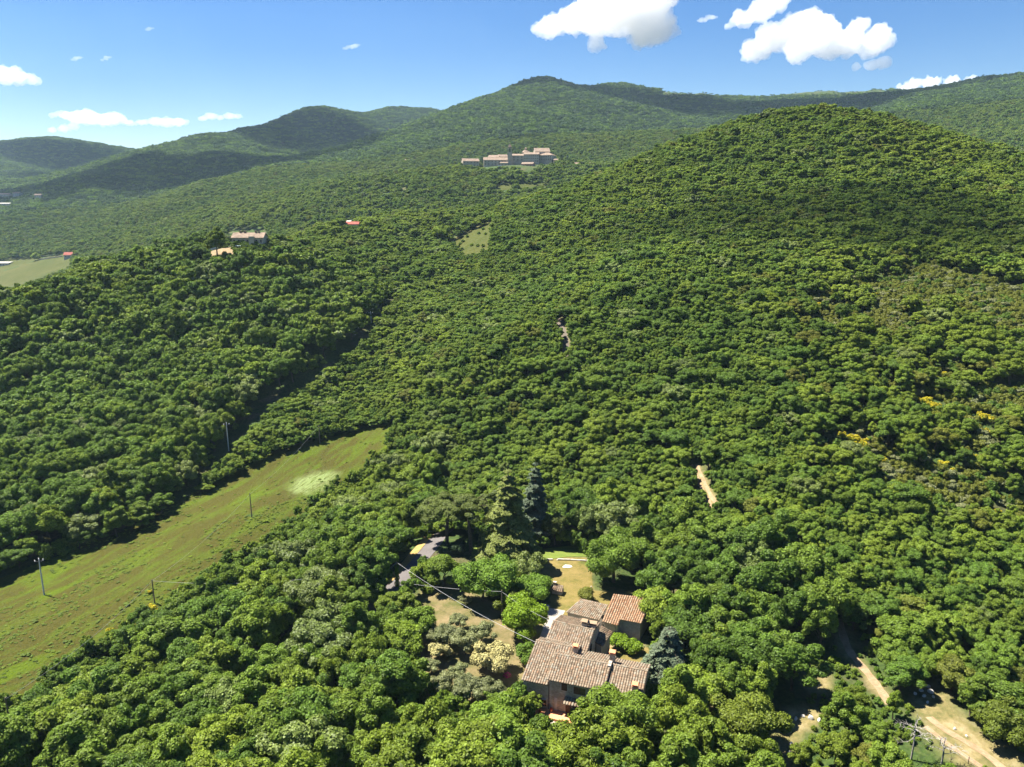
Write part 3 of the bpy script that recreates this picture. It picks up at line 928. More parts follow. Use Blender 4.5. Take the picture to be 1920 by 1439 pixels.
p = at(1250,1288); reserve(p, 3.5)
plant('cedar_tree', 'blue grey cedar with arching boughs at right gable end of the farmhouse', 'cedar', p, *cedar_meshes(5, 12.5, 5.6, M['leaf_blue'], 10, .34, .85, .7))

# round and odd ones: (name, label, category, crown centre px, height, radius, material, seed, lumps, lump range, leaves, leaf size, slim)
ODD = [
 ('walnut_tree','fresh light green walnut tree with loose spreading crown left of clipped tree','tree',(905,1090),8.5,6.6,'leaf_fresh',11,34,(.22,.34),5200,.22),
 ('bay_tree','dark glossy bushy tree beside the sunlit stretch of asphalt road','tree',(834,1066),7.4,3.9,'leaf_mid',12,30,(.28,.4),5200,.2),
 ('garden_tree','greyish open crowned fruit tree between walnut tree and dry lawn','tree',(985,1066),6.5,4.2,'leaf_silver',13,24,(.22,.34),3200,.2),
 ('clipped_tree','clipped bright green tree with flat domed crown by the stone well','tree',(1005,1104),4.6,3.9,'leaf_fresh',14,26,(.34,.44),5200,.17),
 ('lime_green_tree','vivid lime green tree beside the pale paved path','tree',(978,1160),6.8,4.7,'leaf_lime',15,30,(.28,.42),6000,.2),
 ('lime_green_bush','small vivid lime green bush under the lime green tree','bush',(990,1193),3.6,2.4,'leaf_lime',16,16,(.34,.46),2600,.18),
 ('yellow_green_bush','yellow green bush behind the lime green tree near wooden pole','bush',(958,1128),4.6,3.2,'leaf_gold',17,18,(.3,.42),3000,.2),
 ('garden_bush','small rounded green bush at left end of farmhouse roof','bush',(985,1222),3.0,2.2,'leaf_fresh',18,16,(.34,.46),2400,.17),
 ('ball_bush','clipped round olive green bush on dry lawn behind low annex','bush',(1100,1116),2.1,1.75,'leaf_brown',19,10,(.5,.62),2200,.13),
 ('cream_blossom_tree','cream flowering tree standing among olives left of farmhouse','tree',(924,1236),5.2,3.7,'leaf_cream',20,26,(.25,.38),5200,.2),
 ('cream_blossom_bush','small cream flowering bush among grey olives','bush',(822,1222),3.4,1.9,'leaf_cream',21,12,(.35,.5),1500,.18),
 ('round_evergreen','dense round yellow green evergreen tree standing by the dry glade','tree',(1393,1352),8.6,5.5,'leaf_gold',22,40,(.26,.36),8000,.18),
 ('round_evergreen','dark olive round evergreen bush beside dirt track near photo corner','tree',(1876,1352),6.0,3.7,'leaf_gold',23,24,(.3,.42),4500,.18),
 ('cypress_tree','dark olive upright cypress right of the two cedars','cypress',(1041,985),9.5,3.0,'leaf_pine',24,34,(.3,.42),4800,.18),
 ('dark_bush','low very dark round bush between the two pine trunks','bush',(860,1026),2.6,2.2,'leaf_cypress',25,14,(.4,.5),2000,.16),
 ('vine_bush','bright yellow green vine bush below grey wall of outbuilding','bush',(1160,1204),2.2,1.9,'leaf_lime',26,12,(.35,.5),1700,.17),
 ('vine_bush','bright yellow green vine bush nearest to the blue grey cedar','bush',(1180,1210),2.2,2.0,'leaf_lime',27,12,(.35,.5),1700,.17),
 ('garden_tree','light green tree between blue grey cedar and solar panel','tree',(1301,1298),7.6,4.7,'leaf_light',28,32,(.24,.36),5200,.2),
 ('garden_tree','deep green small tree between hedge and olive trees','tree',(788,1165),5.6,3.6,'leaf_mid',29,24,(.27,.4),3600,.2),
 ('garden_tree','mid green tree at left edge of the olive garden','tree',(756,1196),6.0,4.0,'leaf_light',30,24,(.27,.4),3800,.2),
 ('spreading_tree','big dark oak spreading over the dry lawn behind outbuilding','tree',(1152,1043),11.5,7.2,'leaf_mid',31,44,(.2,.32),9500,.22),
 ('spreading_tree','bushy tree pressed against right end of outbuilding roof','tree',(1234,1142),8.2,4.6,'leaf_light',32,30,(.24,.38),5200,.21),
 ('spreading_tree','large leafy oak hiding the right front of the farmhouse','tree',(1178,1354),10.5,6.2,'leaf_mid',33,46,(.2,.31),9500,.21),
 ('spreading_tree','smaller oak in front of the porch roof of farmhouse','tree',(1116,1342),6.6,2.9,'leaf_mid',34,22,(.26,.4),3400,.2),
 ('spreading_tree','green oak in front of left corner of farmhouse terrace','tree',(926,1366),8.6,4.8,'leaf_mid',35,34,(.22,.34),6500,.21),
 ('spreading_tree','oak below the paved patio of farmhouse near photo edge','tree',(1036,1426),7.0,4.6,'leaf_light',36,34,(.22,.34),6500,.21),
 ('spreading_tree','pale flowering tree with whitish sheen beside the shaded road','tree',(610,1100),11.0,6.4,'leaf_silver',37,42,(.2,.32),9000,.22),
]
for name, lab, cat, (u, v), h, R, mat, sd, nl, rl, lv, ls in ODD:
    p = spot(u, v, h * .56)
    reserve(p, R * .8)
    TODO.append((name, lab, cat, p, h, R, mat, sd, nl, rl, lv, ls))
def plant_odd():
    grp = {}
    for t in TODO: grp[t[0]] = grp.get(t[0], 0) + 1
    for name, lab, cat, p, h, R, mat, sd, nl, rl, lv, ls in TODO:
        hc = h * (.40 if R * 2 < h * 1.6 else .36)
        me = crown_mesh(M[mat], sd, R, h - hc, hc, nl, rl, lv, ls)
        plant(name, lab, cat, p, me, trunk_mesh(sd, h * .62, .05 + R * .045, 5, R * .4), rz=sd * 1.3,
              group=(name.replace('_', ' ') + 's around the farmhouse') if grp[name] > 1 else None)
plant_odd()

# olive garden: loose silver crowns on short forked trunks
OLIVE = [crown_mesh(M['leaf_olive'], 60 + i, 3.0, 2.9, 1.75, 22, (.22, .36), 2300, .15) for i in range(3)]
OLIVE_T = [trunk_mesh(70 + i, 2.3, .17, 4, 1.1) for i in range(3)]
OL = [((842,1192),1.1,'by the cream bush, farthest left of the upper row'),((872,1205),1.15,'in the middle of the garden'),((902,1188),1.1,'next to wooden pole and lime green tree'),
      ((862,1165),.8,'at the top of the garden below walnut tree'),((820,1196),.9,'closest to the deep green small tree'),((828,1285),1.1,'at lower left corner of the garden'),
      ((884,1292),1.2,'in the bottom row below the cream flowering tree'),((924,1296),1.0,'in the bottom row nearest to the farmhouse'),((858,1262),.85,'on bare soil left of the cream flowering tree'),
      ((808,1250),.75,'on bare soil at the wood edge'),((873,1126),.55,'young, alone on the dry grass by the hedge')]
for i, ((u, v), s, where) in enumerate(OL):
    s *= .82
    p = spot(u, v, 2.8 * s); reserve(p, 2.6 * s)
    plant('olive_tree', 'silver grey olive tree ' + where, 'olive tree', p, OLIVE[i % 3], OLIVE_T[i % 3], (s, s, s * 1.02), i * 2.1, 'olive trees in the garden beside the farmhouse')

# hedges and the ivy clad pole
def row_crown(pts, R, H, seed, leaves, size, mat):
    """a long hedge: lumps strung along a world line, draped over the ground; mesh in world coordinates"""
    rng = np.random.default_rng(seed); C = []; r = []
    for a, b in zip(pts[:-1], pts[1:]):
        L = (b - a).length; n = max(2, int(L / (R * .45)))
        for k in range(n):
            q = a.lerp(b, (k + rng.uniform(0, .9)) / n); x = q.x + rng.normal(0, R * .32); y = q.y + rng.normal(0, R * .32)
            rr = R * rng.uniform(.5, .85); C.append((x, y, hz(x, y) + H * rng.uniform(.35, .75))); r.append(rr)
    C = np.array(C); r = np.array(r)
    k = rng.integers(0, len(C), leaves); d = rand_dirs(leaves, rng); d[:, 2] = np.where(d[:, 2] < -.4, -d[:, 2], d[:, 2])
    P = C[k] + d * (r[k] * rng.uniform(.82, 1.1, leaves))[:, None]
    N = d + rand_dirs(leaves, rng) * .75; N[:, 2] += .3; N /= np.linalg.norm(N, axis=1, keepdims=True)
    V, F = leaf_quads(P, N, size, rng)
    iv, it = ico_sphere(); G = np.concatenate([it + len(V) + i * len(iv) for i in range(len(C))])
    V = np.concatenate([V] + [c + iv * q * .84 for c, q in zip(C, r)])
    o0 = np.array(pts[0][:] if len(pts[0]) == 3 else (*pts[0], hz(*pts[0])))
    return V - o0, [F, G], o0
def hedge(label, line, R, H, seed, leaves, mat, size=.2):
    pts = [at(u, v) for u, v in line]
    V, G, o0 = row_crown(pts, R, H, seed, leaves, size, M[mat])
    o = obj('hedge', mesh_np('hedge', V, G, [M[mat]])); o.location = o0
    return tag(o, label, 'hedge', 'hedges along the asphalt road')
hedge('bright green overgrown hedge along right side of the shaded asphalt road', [(762,1126),(735,1152),(700,1195),(672,1222)], 2.1, 3.0, 41, 9000, 'leaf_fresh')
hedge('low green scrub hedge beside road at foot of the dark bushy tree', [(808,1084),(794,1104),(806,1116)], 1.4, 1.6, 42, 2800, 'leaf_light')
V, G, o0 = row_crown([at(u, v) for u, v in [(640,1205),(600,1235),(560,1270),(510,1310),(460,1350),(420,1385)]], 3.0, 2.2, 43, 17000, .22, None)
o = obj('bramble_bank', mesh_np('bramble_bank', V, G, [M['leaf_light']])); o.location = o0
tag(o, 'light green bramble covered bank running down beside the shaded road', 'bramble', None, 'stuff')

# dead trees
def dead_tree(p, h, seed, label, n=9, spread=4.0):
    rng = np.random.default_rng(seed); root = empty('dead_tree', p); tag(root, label, 'dead tree', 'bare dead trees by the dirt track')
    mb = MB(); mb.tube([(0,0,-.5), (.1,0,h*.4), (0,.1,h*.75), (.1,0,h)], [.17,.14,.09,.03], 6); mb.build('trunk', M['dead_wood'], root)
    mb = MB()
    for i in range(n):
        a = i * 2.4 + rng.uniform(-.4, .4); z = h * rng.uniform(.35, .85); L = spread * rng.uniform(.5, 1) * (1.2 - z / h)
        p0 = Vector((0, 0, z)); pts = [p0]
        for k in range(1, 5):
            a += rng.uniform(-.35, .35); p0 = p0 + Vector((math.cos(a), math.sin(a), rng.uniform(-.1, .35))) * L / 4; pts.append(p0.copy())
        mb.tube(pts, [.07,.06,.045,.03,.012], 4)
        for k in (2, 3, 4):
            for q in range(3):
                b = a + rng.uniform(-1.4, 1.4); e = pts[k] + Vector((math.cos(b), math.sin(b), rng.uniform(-.2, .5))) * L * .35
                mid = pts[k].lerp(e, .5) + Vector((0, 0, .08)); mb.tube([pts[k], mid, e], [.035, .025, .008], 3)
    mb.build('branches', M['dead_wood'], root)
    return root
p = at(1708,1425); reserve(p, 3.0); dead_tree(p, 8.0, 51, 'bare dead tree with pale twisted branches left of the dirt track', 11, 5.2)
p = at(1765,1432); reserve(p, 2.0); dead_tree(p, 4.6, 52, 'smaller bare dead tree closest to the wire fence of dirt track', 9, 4.0)
p = at(1440,1432); reserve(p, 2.0); dead_tree(p, 2.6, 53, 'low grey dead bush at the bottom of dry glade', 9, 2.4)

# yellow broom on the slope and at the meadow's edge
def broom_mesh(seed):
    rng = np.random.default_rng(seed)
    C = rng.normal(0, .5, (9, 3)) * [1.1, 1.1, .3] + [0, 0, 1.1]
    k = rng.integers(0, 9, 500); d = rand_dirs(500, rng); d[:, 2] = np.abs(d[:, 2])
    P = C[k] + d * .55; N = d + rand_dirs(500, rng) * .8; N /= np.linalg.norm(N, axis=1, keepdims=True)
    V, F = leaf_quads(P, N, .14, rng)
    k2 = rng.integers(0, 9, 620); d = rand_dirs(620, rng)
    P2 = C[k2] * [1, 1, .85] + d * .55; V2, F2 = leaf_quads(P2, d, .16, rng)
    idx = np.concatenate([np.zeros(len(F)), np.ones(len(F2))])
    return mesh_np('broom_bush', np.concatenate([V, V2]), np.concatenate([F, F2 + len(V)]), [M['broom'], M['leaf_light']], idx)
BR = [broom_mesh(80 + i) for i in range(4)]
BROOM = [(1600,822,1.5),(1612,832,1.3),(1580,815,.9),(1618,826,1.1),(1845,782,1.5),(1850,810,1.1),(1838,778,.9),(1735,750,1.3),(1750,760,1.4),(1728,768,1.0),(1665,745,.9),
 (1565,845,.9),(1655,862,1.0),(1610,545,1.0),(1630,543,1.1),(1640,552,.9),(1560,560,.7),(1535,570,.8),(1770,700,.8),(1800,705,.7),(1768,868,.9),(1785,882,.7),(1450,858,.8),(1465,830,.9),(1848,962,1.0),(1870,958,.8),(1822,855,.8),(1405,552,.6),
 (285,1140,.9),(294,1148,.7),(276,1149,.8),(205,1182,.6),(281,1110,.5),(95,1260,.7),(402,1060,.6),(412,1057,.5)]
NTH = ['first','second','third','fourth','fifth','sixth','seventh','eighth','ninth','tenth','eleventh','twelfth','thirteenth','fourteenth','fifteenth','sixteenth','seventeenth','eighteenth','nineteenth','twentieth','twenty first','twenty second']
BK = {'at the meadow edge': ('yellow broom bush at near edge of the meadow', lambda u, v: u < 500), 'above the track': ('small yellow broom bush on wooded slope above the two rut track', lambda u, v: 500 <= u < 1480),
      'high in the scrub': ('yellow broom bush in dark scrub high on the right slope', lambda u, v: u >= 1480 and v < 600), 'on the slope': ('bright yellow broom bush in scrub on the right slope', lambda u, v: u >= 1480 and v >= 600)}
BCOUNT = {}
for i, (u, v, s) in enumerate(sorted(BROOM)):
    p = spot(u, v, .9 * s); reserve(p, 2.6 * s)
    o = obj('broom_bush', BR[i % 4]); o.location = p; o.scale = (s * 1.0, s * 1.0, s * .85); o.rotation_euler = (0, 0, i * 1.9)
    g_ = [k for k, (l, f) in BK.items() if f(u, v)][0]
    n_ = BCOUNT.get(g_, 0); BCOUNT[g_] = n_ + 1
    tag(o, NTH[n_] + ' from the left, ' + BK[g_][0], 'broom bush', 'yellow broom ' + g_)
# ------------------------------------------------------------------ the farmhouse
FH = (1.943, 116.09); FROT = math.radians(-18.814)
FC, FS = math.cos(FROT), math.sin(FROT)
def fw(a, b):                    # farm plan (a along the front, b towards the back) -> world
    return (FH[0] + a * FC - b * FS, FH[1] + a * FS + b * FC)
def stone_mat(name, cols, sc=3.2, mortar=(.42,.38,.32), bump=.5):
    g = NT_(name); P = g.n('TexCoord').outputs['Object']
    mp = g.n('Mapping', {'Vector': P, 'Scale': (1, 1, 1.9)}).outputs[0]
    v = g.n('TexVoronoi', {'Vector': mp, 'Scale': sc, 'Randomness': .9})
    e = g.n('TexVoronoi', {'Vector': mp, 'Scale': sc, 'Randomness': .9}, feature='DISTANCE_TO_EDGE')
    sep = g.n('SeparateColor', {0: v.outputs['Color']}).outputs[0]
    c = g.ramp(sep, [(i / (len(cols) - 1), q) for i, q in enumerate(cols)])
    n = g.noise(P, .45, 5, .6).outputs['Fac']
    c = g.mix(.5, c, g.ramp(n, [(.3, (.45,.43,.42)), (.7, (1.1,1.05,1.0))]), 'MULTIPLY')
    k = g.ramp(e.outputs['Distance'], [(.0, (0,0,0)), (.06, (1,1,1))])
    c = g.mix(k, mortar, c)
    b = g.n('BsdfPrincipled', {'Base Color': c, 'Roughness': .9, 'Specular IOR Level': .15, 'Normal': g.bump(g.math('ADD', k, g.math('MULTIPLY', sep, .6)), bump, .06)})
    return g.surf(b.outputs[0])
def tile_mat(name, stops):
    g = NT_(name); geo = g.n('NewGeometry'); P = g.n('TexCoord').outputs['Object']
    c = g.ramp(geo.outputs['Random Per Island'], stops, 'LINEAR')
    n = g.noise(P, .8, 5, .65).outputs['Fac']; f = g.noise(P, 9, 3, .6).outputs['Fac']
    c = g.mix(.55, c, g.ramp(n, [(.3, (.62,.60,.58)), (.7, (1.12,1.08,1.05))]), 'MULTIPLY')
    c = g.mix(.35, c, g.ramp(f, [(.3, (.55,.55,.52)), (.65, (1,1,1))]), 'MULTIPLY')
    b = g.n('BsdfPrincipled', {'Base Color': c, 'Roughness': .88, 'Specular IOR Level': .2})
    return g.surf(b.outputs[0])
M['stone'] = stone_mat('rubble_stone', [(.34,.295,.23),(.46,.41,.335),(.39,.345,.28),(.56,.51,.43)], 2.4, (.46,.42,.35), .7)
M['stone_grey'] = stone_mat('grey_stone', [(.34,.31,.265),(.44,.405,.35),(.39,.36,.31),(.50,.465,.41)], 2.4, (.44,.40,.35), .6)
M['plaster'] = plain('old_plaster', (.47,.45,.42), .92, .1, 0, .2, .7)
M['tile'] = tile_mat('old_tiles', [(0,(0.130,0.104,0.073)),(.18,(0.188,0.143,0.099)),(.4,(0.239,0.186,0.131)),(.62,(0.268,0.224,0.167)),(.8,(0.257,0.163,0.102)),(.9,(0.218,0.201,0.160)),(1,(0.284,0.255,0.197))])
M['tile_new'] = tile_mat('newer_tiles', [(0,(0.237,0.126,0.070)),(.3,(0.302,0.176,0.100)),(.6,(0.335,0.222,0.138)),(.85,(0.343,0.256,0.172)),(1,(0.278,0.155,0.089))])
M['tile_moss'] = tile_mat('mossy_tiles', [(0,(0.107,0.080,0.054)),(.3,(0.164,0.122,0.081)),(.6,(0.212,0.168,0.119)),(1,(0.179,0.114,0.073))])
M['tile_bed'] = plain('tile_bed', (.12,.075,.052), .95, .1, 0, .3, 2)
M['wood_brown'] = plain('brown_wood', (.095,.045,.022), .6, .3, 0, .3, 5)
M['dark_glass'] = plain('window_glass', (.02,.022,.025), .12, .6, 0, .1, 1)
M['terracotta'] = plain('terracotta', (.60,.27,.14), .85, .2, 0, .2, 2)
M['lintel'] = plain('lintel_stone', (.46,.42,.36), .9, .1, 0, .2, 3)
M['copper'] = plain('brown_pipe', (.07,.05,.04), .5, .4, .3, .2, 3)
M['iron'] = plain('dark_iron', (.05,.05,.055), .5, .4, .5, .2, 3)
M['white'] = plain('white_paint', (.78,.78,.77), .6, .3, 0, .05, 3)

def tiles_mesh(P00, P10, P01, P11, mat, pitch=.42, row=.46, seed=0, clip=None):
    """rows of half round cover tiles on the slope with eave P00-P10 and ridge P01-P11"""
    rng = np.random.default_rng(seed)
    P00, P10, P01, P11 = [np.array(p, float) for p in (P00, P10, P01, P11)]
    W = max(np.linalg.norm(P10 - P00), np.linalg.norm(P11 - P01)); L = (np.linalg.norm(P01 - P00) + np.linalg.norm(P11 - P10)) / 2
    nc = max(2, int(W / pitch)); nr = max(2, int(L / row))
    N0 = np.cross(P10 - P00, P01 - P00); N0 /= np.linalg.norm(N0)
    V = []; F = []
    ang = np.linspace(0, math.pi, 5)
    for c in range(nc):
        u = (c + .5) / nc
        A = P00 + (P10 - P00) * u; B = P01 + (P11 - P01) * u
        s = (B - A) / np.linalg.norm(B - A); e = np.cross(s, N0)
        for r in range(nr):
            t0 = r / nr - .25 / nr; t1 = (r + 1) / nr
            q = rng.normal(0, .012, 2); tw = rng.normal(0, .012)
            k = len(V)
            for t, rad, off in ((t0, .125, .035), (t1, .10, .0)):
                base = A + (B - A) * t + e * (q[0] + (tw if t == t1 else -tw)) + N0 * (off + q[1] * .5)
                for a in ang:
                    V.append(base + e * math.cos(a) * rad * pitch / .26 + N0 * math.sin(a) * rad * .95)
            F += [(k + i, k + i + 1, k + 6 + i, k + 5 + i) for i in range(4)] + [(k, k + 4, k + 3, k + 3), ][:0]
            F += [(k + 4, k + 3, k + 1, k), ][:1]
    return mesh_np('tile', np.array(V), np.array(F), [mat])
def roof_slope(parent, P00, P10, P01, P11, mat, seed, over=.0, name='roof', pitch=.42):
    """a roof slope is a bed 12 cm thick under its tiles"""
    P = [np.array(p, float) for p in (P00, P10, P11, P01)]
    N0 = np.cross(P[1] - P[0], P[3] - P[0]); N0 /= np.linalg.norm(N0)
    if N0[2] < 0: N0 = -N0
    mb = MB(); mb.add([p + N0 * .015 for p in P] + [p - N0 * .11 for p in P], [(0,1,2,3),(7,6,5,4),(0,4,5,1),(1,5,6,2),(2,6,7,3),(3,7,4,0)])
    o = mb.build(name, M['tile_bed'], parent)
    t = obj('tile', tiles_mesh(P00, P10, P01, P11, mat, pitch=pitch, seed=seed), o); tag(t, kind='stuff')
    return o
def ridge_row(parent, A, B, mat, seed):
    rng = np.random.default_rng(seed); A = np.array(A, float); B = np.array(B, float)
    n = int(np.linalg.norm(B - A) / .42); s = (B - A) / np.linalg.norm(B - A); e = np.cross(s, [0,0,1]); e /= np.linalg.norm(e)
    V = []; F = []; ang = np.linspace(-.3, math.pi + .3, 6)
    for i in range(n):
        k = len(V); j = rng.normal(0, .015)
        for t, r in ((i / n, .17), ((i + 1.15) / n, .145)):
            for a in ang: V.append(A + (B - A) * min(t, 1.02) + e * (math.cos(a) * r + j) + np.array([0,0,1]) * (math.sin(a) * r * .9 + .03))
        F += [(k + q, k + q + 1, k + 7 + q, k + 6 + q) for q in range(5)]
    o = obj('ridge_tile', mesh_np('ridge_tile', np.array(V), np.array(F), [mat]), parent)
    return tag(o, kind='stuff')
def block(parent, prof, a0, a1, mat, name='wall', skew0=0, skew1=0):
    """walls of one block: the side profile [(b, z)...] drawn out from a0 to a1"""
    n = len(prof)
    V = [(a0 + skew0 * b, b, z) for b, z in prof] + [(a1 + skew1 * b, b, z) for b, z in prof]
    mb = MB(); mb.add(V, [tuple(range(n)), tuple(range(2 * n - 1, n - 1, -1))] + [(i, (i + 1) % n, n + (i + 1) % n, n + i) for i in range(n)])
    return mb.build(name, mat, parent)
farm = empty('farmhouse', (FH[0], FH[1], 0), FROT)
tag(farm, 'long old stone farmhouse with stepped tiled roofs and brown shutters', 'farmhouse')
# front range: left, middle and right blocks
block(farm, [(0,-1.5),(0,4.93),(8,7.22),(10.6,6.35),(10.6,-1.5)], 0, 4.42, M['stone'])
block(farm, [(.03,-1.5),(.03,6.0),(4.65,7.47),(9.2,6.0),(9.2,-1.5)], 4.42, 13.9, M['stone'])
block(farm, [(.06,-1.5),(.06,5.42),(5.3,7.06),(8.8,5.95),(8.8,-1.5)], 13.9, 19.9, M['stone'])
r = roof_slope(farm, (-.25,-.4,4.94), (4.40,-.4,4.94), (-.25,8,7.35), (4.40,8,7.35), M['tile'], 1)
roof_slope(farm, (4.40,6.7,6.975), (7.7,6.7,6.975), (4.40,8,7.35), (7.7,8,7.35), M['tile'], 2)
roof_slope(farm, (7.6,10.6,6.4), (-.25,10.6,6.4), (7.6,8,7.33), (-.25,8,7.33), M['tile'], 3)
ridge_row(r, (-.25,8,7.38), (7.7,8,7.38), M['tile'], 4)
r = roof_slope(farm, (4.2,-.45,6.0), (14.05,-.45,6.0), (4.2,4.65,7.6), (14.05,4.65,7.6), M['tile'], 5)
roof_slope(farm, (14.05,9.5,6.05), (4.2,9.5,6.05), (14.05,4.65,7.58), (4.2,4.65,7.58), M['tile'], 6)
ridge_row(r, (4.2,4.65,7.63), (14.05,4.65,7.63), M['tile'], 7)
r = roof_slope(farm, (14.08,-.4,5.42), (20.1,-.4,5.42), (14.08,5.3,7.2), (20.1,5.3,7.2), M['tile'], 8)
roof_slope(farm, (20.1,9.1,6.0), (14.08,9.1,6.0), (20.1,5.3,7.18), (14.08,5.3,7.18), M['tile'], 9)
ridge_row(r, (14.08,5.3,7.24), (20.1,5.3,7.24), M['tile'], 10)
# rear range, turned a little, and its lean-to
V = []
def quad_block(parent, plan, zs, mat, name='wall'):
    mb = MB(); mb.prism(plan, -1.5, zs); return mb.build(name, mat, parent)
D = dict(e0=(.9,10.0,6.2), e1=(8.75,9.2,6.2), r0=(1.0,14.9,7.62), r1=(8.95,14.2,7.62), b0=(1.2,19.4,6.35), b1=(9.05,18.9,6.35))
lift = lambda p, d: (p[0], p[1], p[2] + d)
mb = MB()
prof = [D['e0'], D['r0'], D['b0']]; prof2 = [D['e1'], D['r1'], D['b1']]
V = [(p[0], p[1], -1.5) for p in (prof[0], prof[2])] + [lift(p, -.12) for p in prof] + [(p[0]-.2, p[1], -1.5) for p in (prof2[0], prof2[2])] + [(p[0]-.2, p[1], p[2]-.12) for p in prof2]
mb.add(V, [(0,1,4,3,2),(5,7,8,9,6),(0,2,7,5),(1,6,9,4),(2,3,8,7),(3,4,9,8),(0,5,6,1)])
mb.build('wall', M['stone'], farm)
r = roof_slope(farm, (.8,9.75,6.13), (8.85,8.95,6.13), D['r0'], D['r1'], M['tile'], 11)
roof_slope(farm, D['b1'], D['b0'], lift(D['r1'], -.02), lift(D['r0'], -.02), M['tile_moss'], 12)
ridge_row(r, lift(D['r0'], .04), lift(D['r1'], .04), M['tile'], 13)
mb = MB(); mb.prism([(8.95,16.2),(9.95,16.1),(10.8,19.9),(9.0,20.4)], -1.5, [3.85,3.5,4.4,4.75]); mb.build('wall', M['stone_grey'], farm)
roof_slope(farm, (10.2,15.85,3.62), (11.0,20.1,4.5), (8.85,16.0,4.05), (8.9,20.6,4.95), M['tile_moss'], 14, name='roof')

# chimneys with tiled caps
def chimney(parent, a, b, z0, h, w, capmat, lab=None, d=None):
    d = d or w
    mb = MB(); mb.box((a - w/2, b - d/2, z0 - .8), (a + w/2, b + d/2, z0 + h)); o = mb.build('chimney', M['stone'], parent)
    c = MB()
    c.box((a - w*.60, b - d*.60, z0 + h), (a + w*.60, b + d*.60, z0 + h + .08))
    for sa in (-1, 1):
        for sb in (-1, 1): c.box((a + sa*w*.42 - .09, b + sb*d*.42 - .09, z0 + h + .08), (a + sa*w*.42 + .09, b + sb*d*.42 + .09, z0 + h + .42))
    zt = z0 + h + .42
    c.add([(a-w*.66,b-d*.66,zt),(a+w*.66,b-d*.66,zt),(a+w*.66,b+d*.66,zt),(a-w*.66,b+d*.66,zt),(a-w*.62,b,zt+.3),(a+w*.62,b,zt+.3)],
          [(0,3,2,1),(0,1,5,4),(2,3,4,5),(0,4,3),(1,2,5)])
    c.build('cap', capmat, o)
    if lab: o['label'] = lab
    return o
chimney(farm, 7.25, 7.3, 6.8, 1.15, .78, M['terracotta'], 'small chimney with orange cap above the middle roof')
chimney(farm, 13.85, 6.7, 6.7, 1.75, .85, M['terracotta'], 'tall chimney with orange cap on the rear slope')
chimney(farm, 18.75, 1.2, 5.9, 1.0, .85, M['terracotta'], 'chimney near the right front eave')
chimney(farm, 6.9, 15.3, 7.35, .85, .95, M['tile_new'], 'left one of the twin rear chimneys')
chimney(farm, 8.25, 15.9, 7.1, .65, 1.35, M['tile_new'], 'broad low right one of the twin rear chimneys', .9)
# gap wall between middle and right roofs
mb = MB(); mb.box((13.55,4.0,6.6), (14.07,5.6,7.75)); mb.build('parapet', M['stone'], farm)

# openings of the front wall
def window(parent, a, z, w, h, b=0.0, left='shut', right='shut', ledge=False):
    f = MB(); f.box((a - .14, b - .05, z - .12), (a + w + .14, b + .05, z)).box((a - .14, b - .04, z + h), (a + w + .14, b + .05, z + h + .18))
    f.box((a - .14, b - .03, z), (a, b + .05, z + h)).box((a + w, b - .03, z), (a + w + .14, b + .05, z + h))
    o = f.build('window', M['lintel'], parent)
    g = MB(); g.box((a, b - .005, z), (a + w, b + .05, z + h)); g.build('pane', M['dark_glass'], o)
    fr = MB()
    for x in (a, a + w / 2 - .03, a + w - .06): fr.box((x, b - .025, z), (x + .06, b, z + h))
    fr.box((a + .06, b - .024, z + h * .5 - .025), (a + w - .06, b, z + h * .5 + .025))
    fr.build('frame', M['wood_brown'], o)
    for side, x in ((left, a), (right, a + w / 2)):
        if side == 'shut':
            s = MB(); s.box((x + .01, b - .075, z + .02), (x + w / 2 - .01, b - .03, z + h - .02))
            for k in range(7): s.box((x + .06, b - .095, z + .1 + k * (h - .2) / 7), (x + w / 2 - .06, b - .075, z + .1 + (k + .55) * (h - .2) / 7))
            s.build('shutter', M['wood_brown'], o)
    if ledge:
        l = MB(); l.box((a + w * .45, b - .45, z + h + .19), (a + w + .05, b - .05, z + h + .25)); l.build('awning', M['lintel'], o)
    return o
window(farm, 6.66, 4.15, 1.0, 1.4, .03)
window(farm, 8.75, 3.95, 2.05, 1.35, .03, 'shut', 'open')
window(farm, 1.93, .42, 2.15, 1.3, 0, 'shut', 'open', True)
window(farm, 11.6, 3.9, 1.0, 1.3, .03)
def door(parent, a, w, h, b, label):
    f = MB(); f.box((a - .16, b - .05, -.02), (a, b + .04, h)).box((a + w, b - .05, -.02), (a + w + .16, b + .04, h)).box((a - .2, b - .055, h), (a + w + .2, b + .04, h + .2))
    o = f.build('door', M['lintel'], parent); o['label'] = label
    n = 5
    for k in range(n):
        q = MB(); q.box((a + k * w / n + .006, b - .04, 0), (a + (k + 1) * w / n - .006, b + .02, h)); q.build('plank', M['wood_brown'], o)
    return o
door(farm, 7.42, .98, 2.15, .03, 'closed brown plank door under the porch roof')
door(farm, 8.62, 1.0, 2.15, .03, 'right hand dark doorway under the porch roof')
pr = roof_slope(farm, (7.3,-1.25,2.68), (10.15,-1.25,2.68), (7.3,.0,3.12), (10.15,.0,3.12), M['tile'], 21, name='porch_roof')
for x in (7.45, 8.7, 9.95):
    q = MB(); q.tube([(x, .0, 2.15), (x, -1.0, 2.66)], .05, 5); q.build('bracket', M['wood_brown'], pr)
for x, z1, lab in ((4.52, 4.85, None), (13.95, 5.6, None)):
    q = MB(); q.tube([(x, -.09, -.3), (x, -.09, z1), (x - .02, -.3, z1 + .12)], .055, 6); q.build('downpipe', M['copper'], farm)
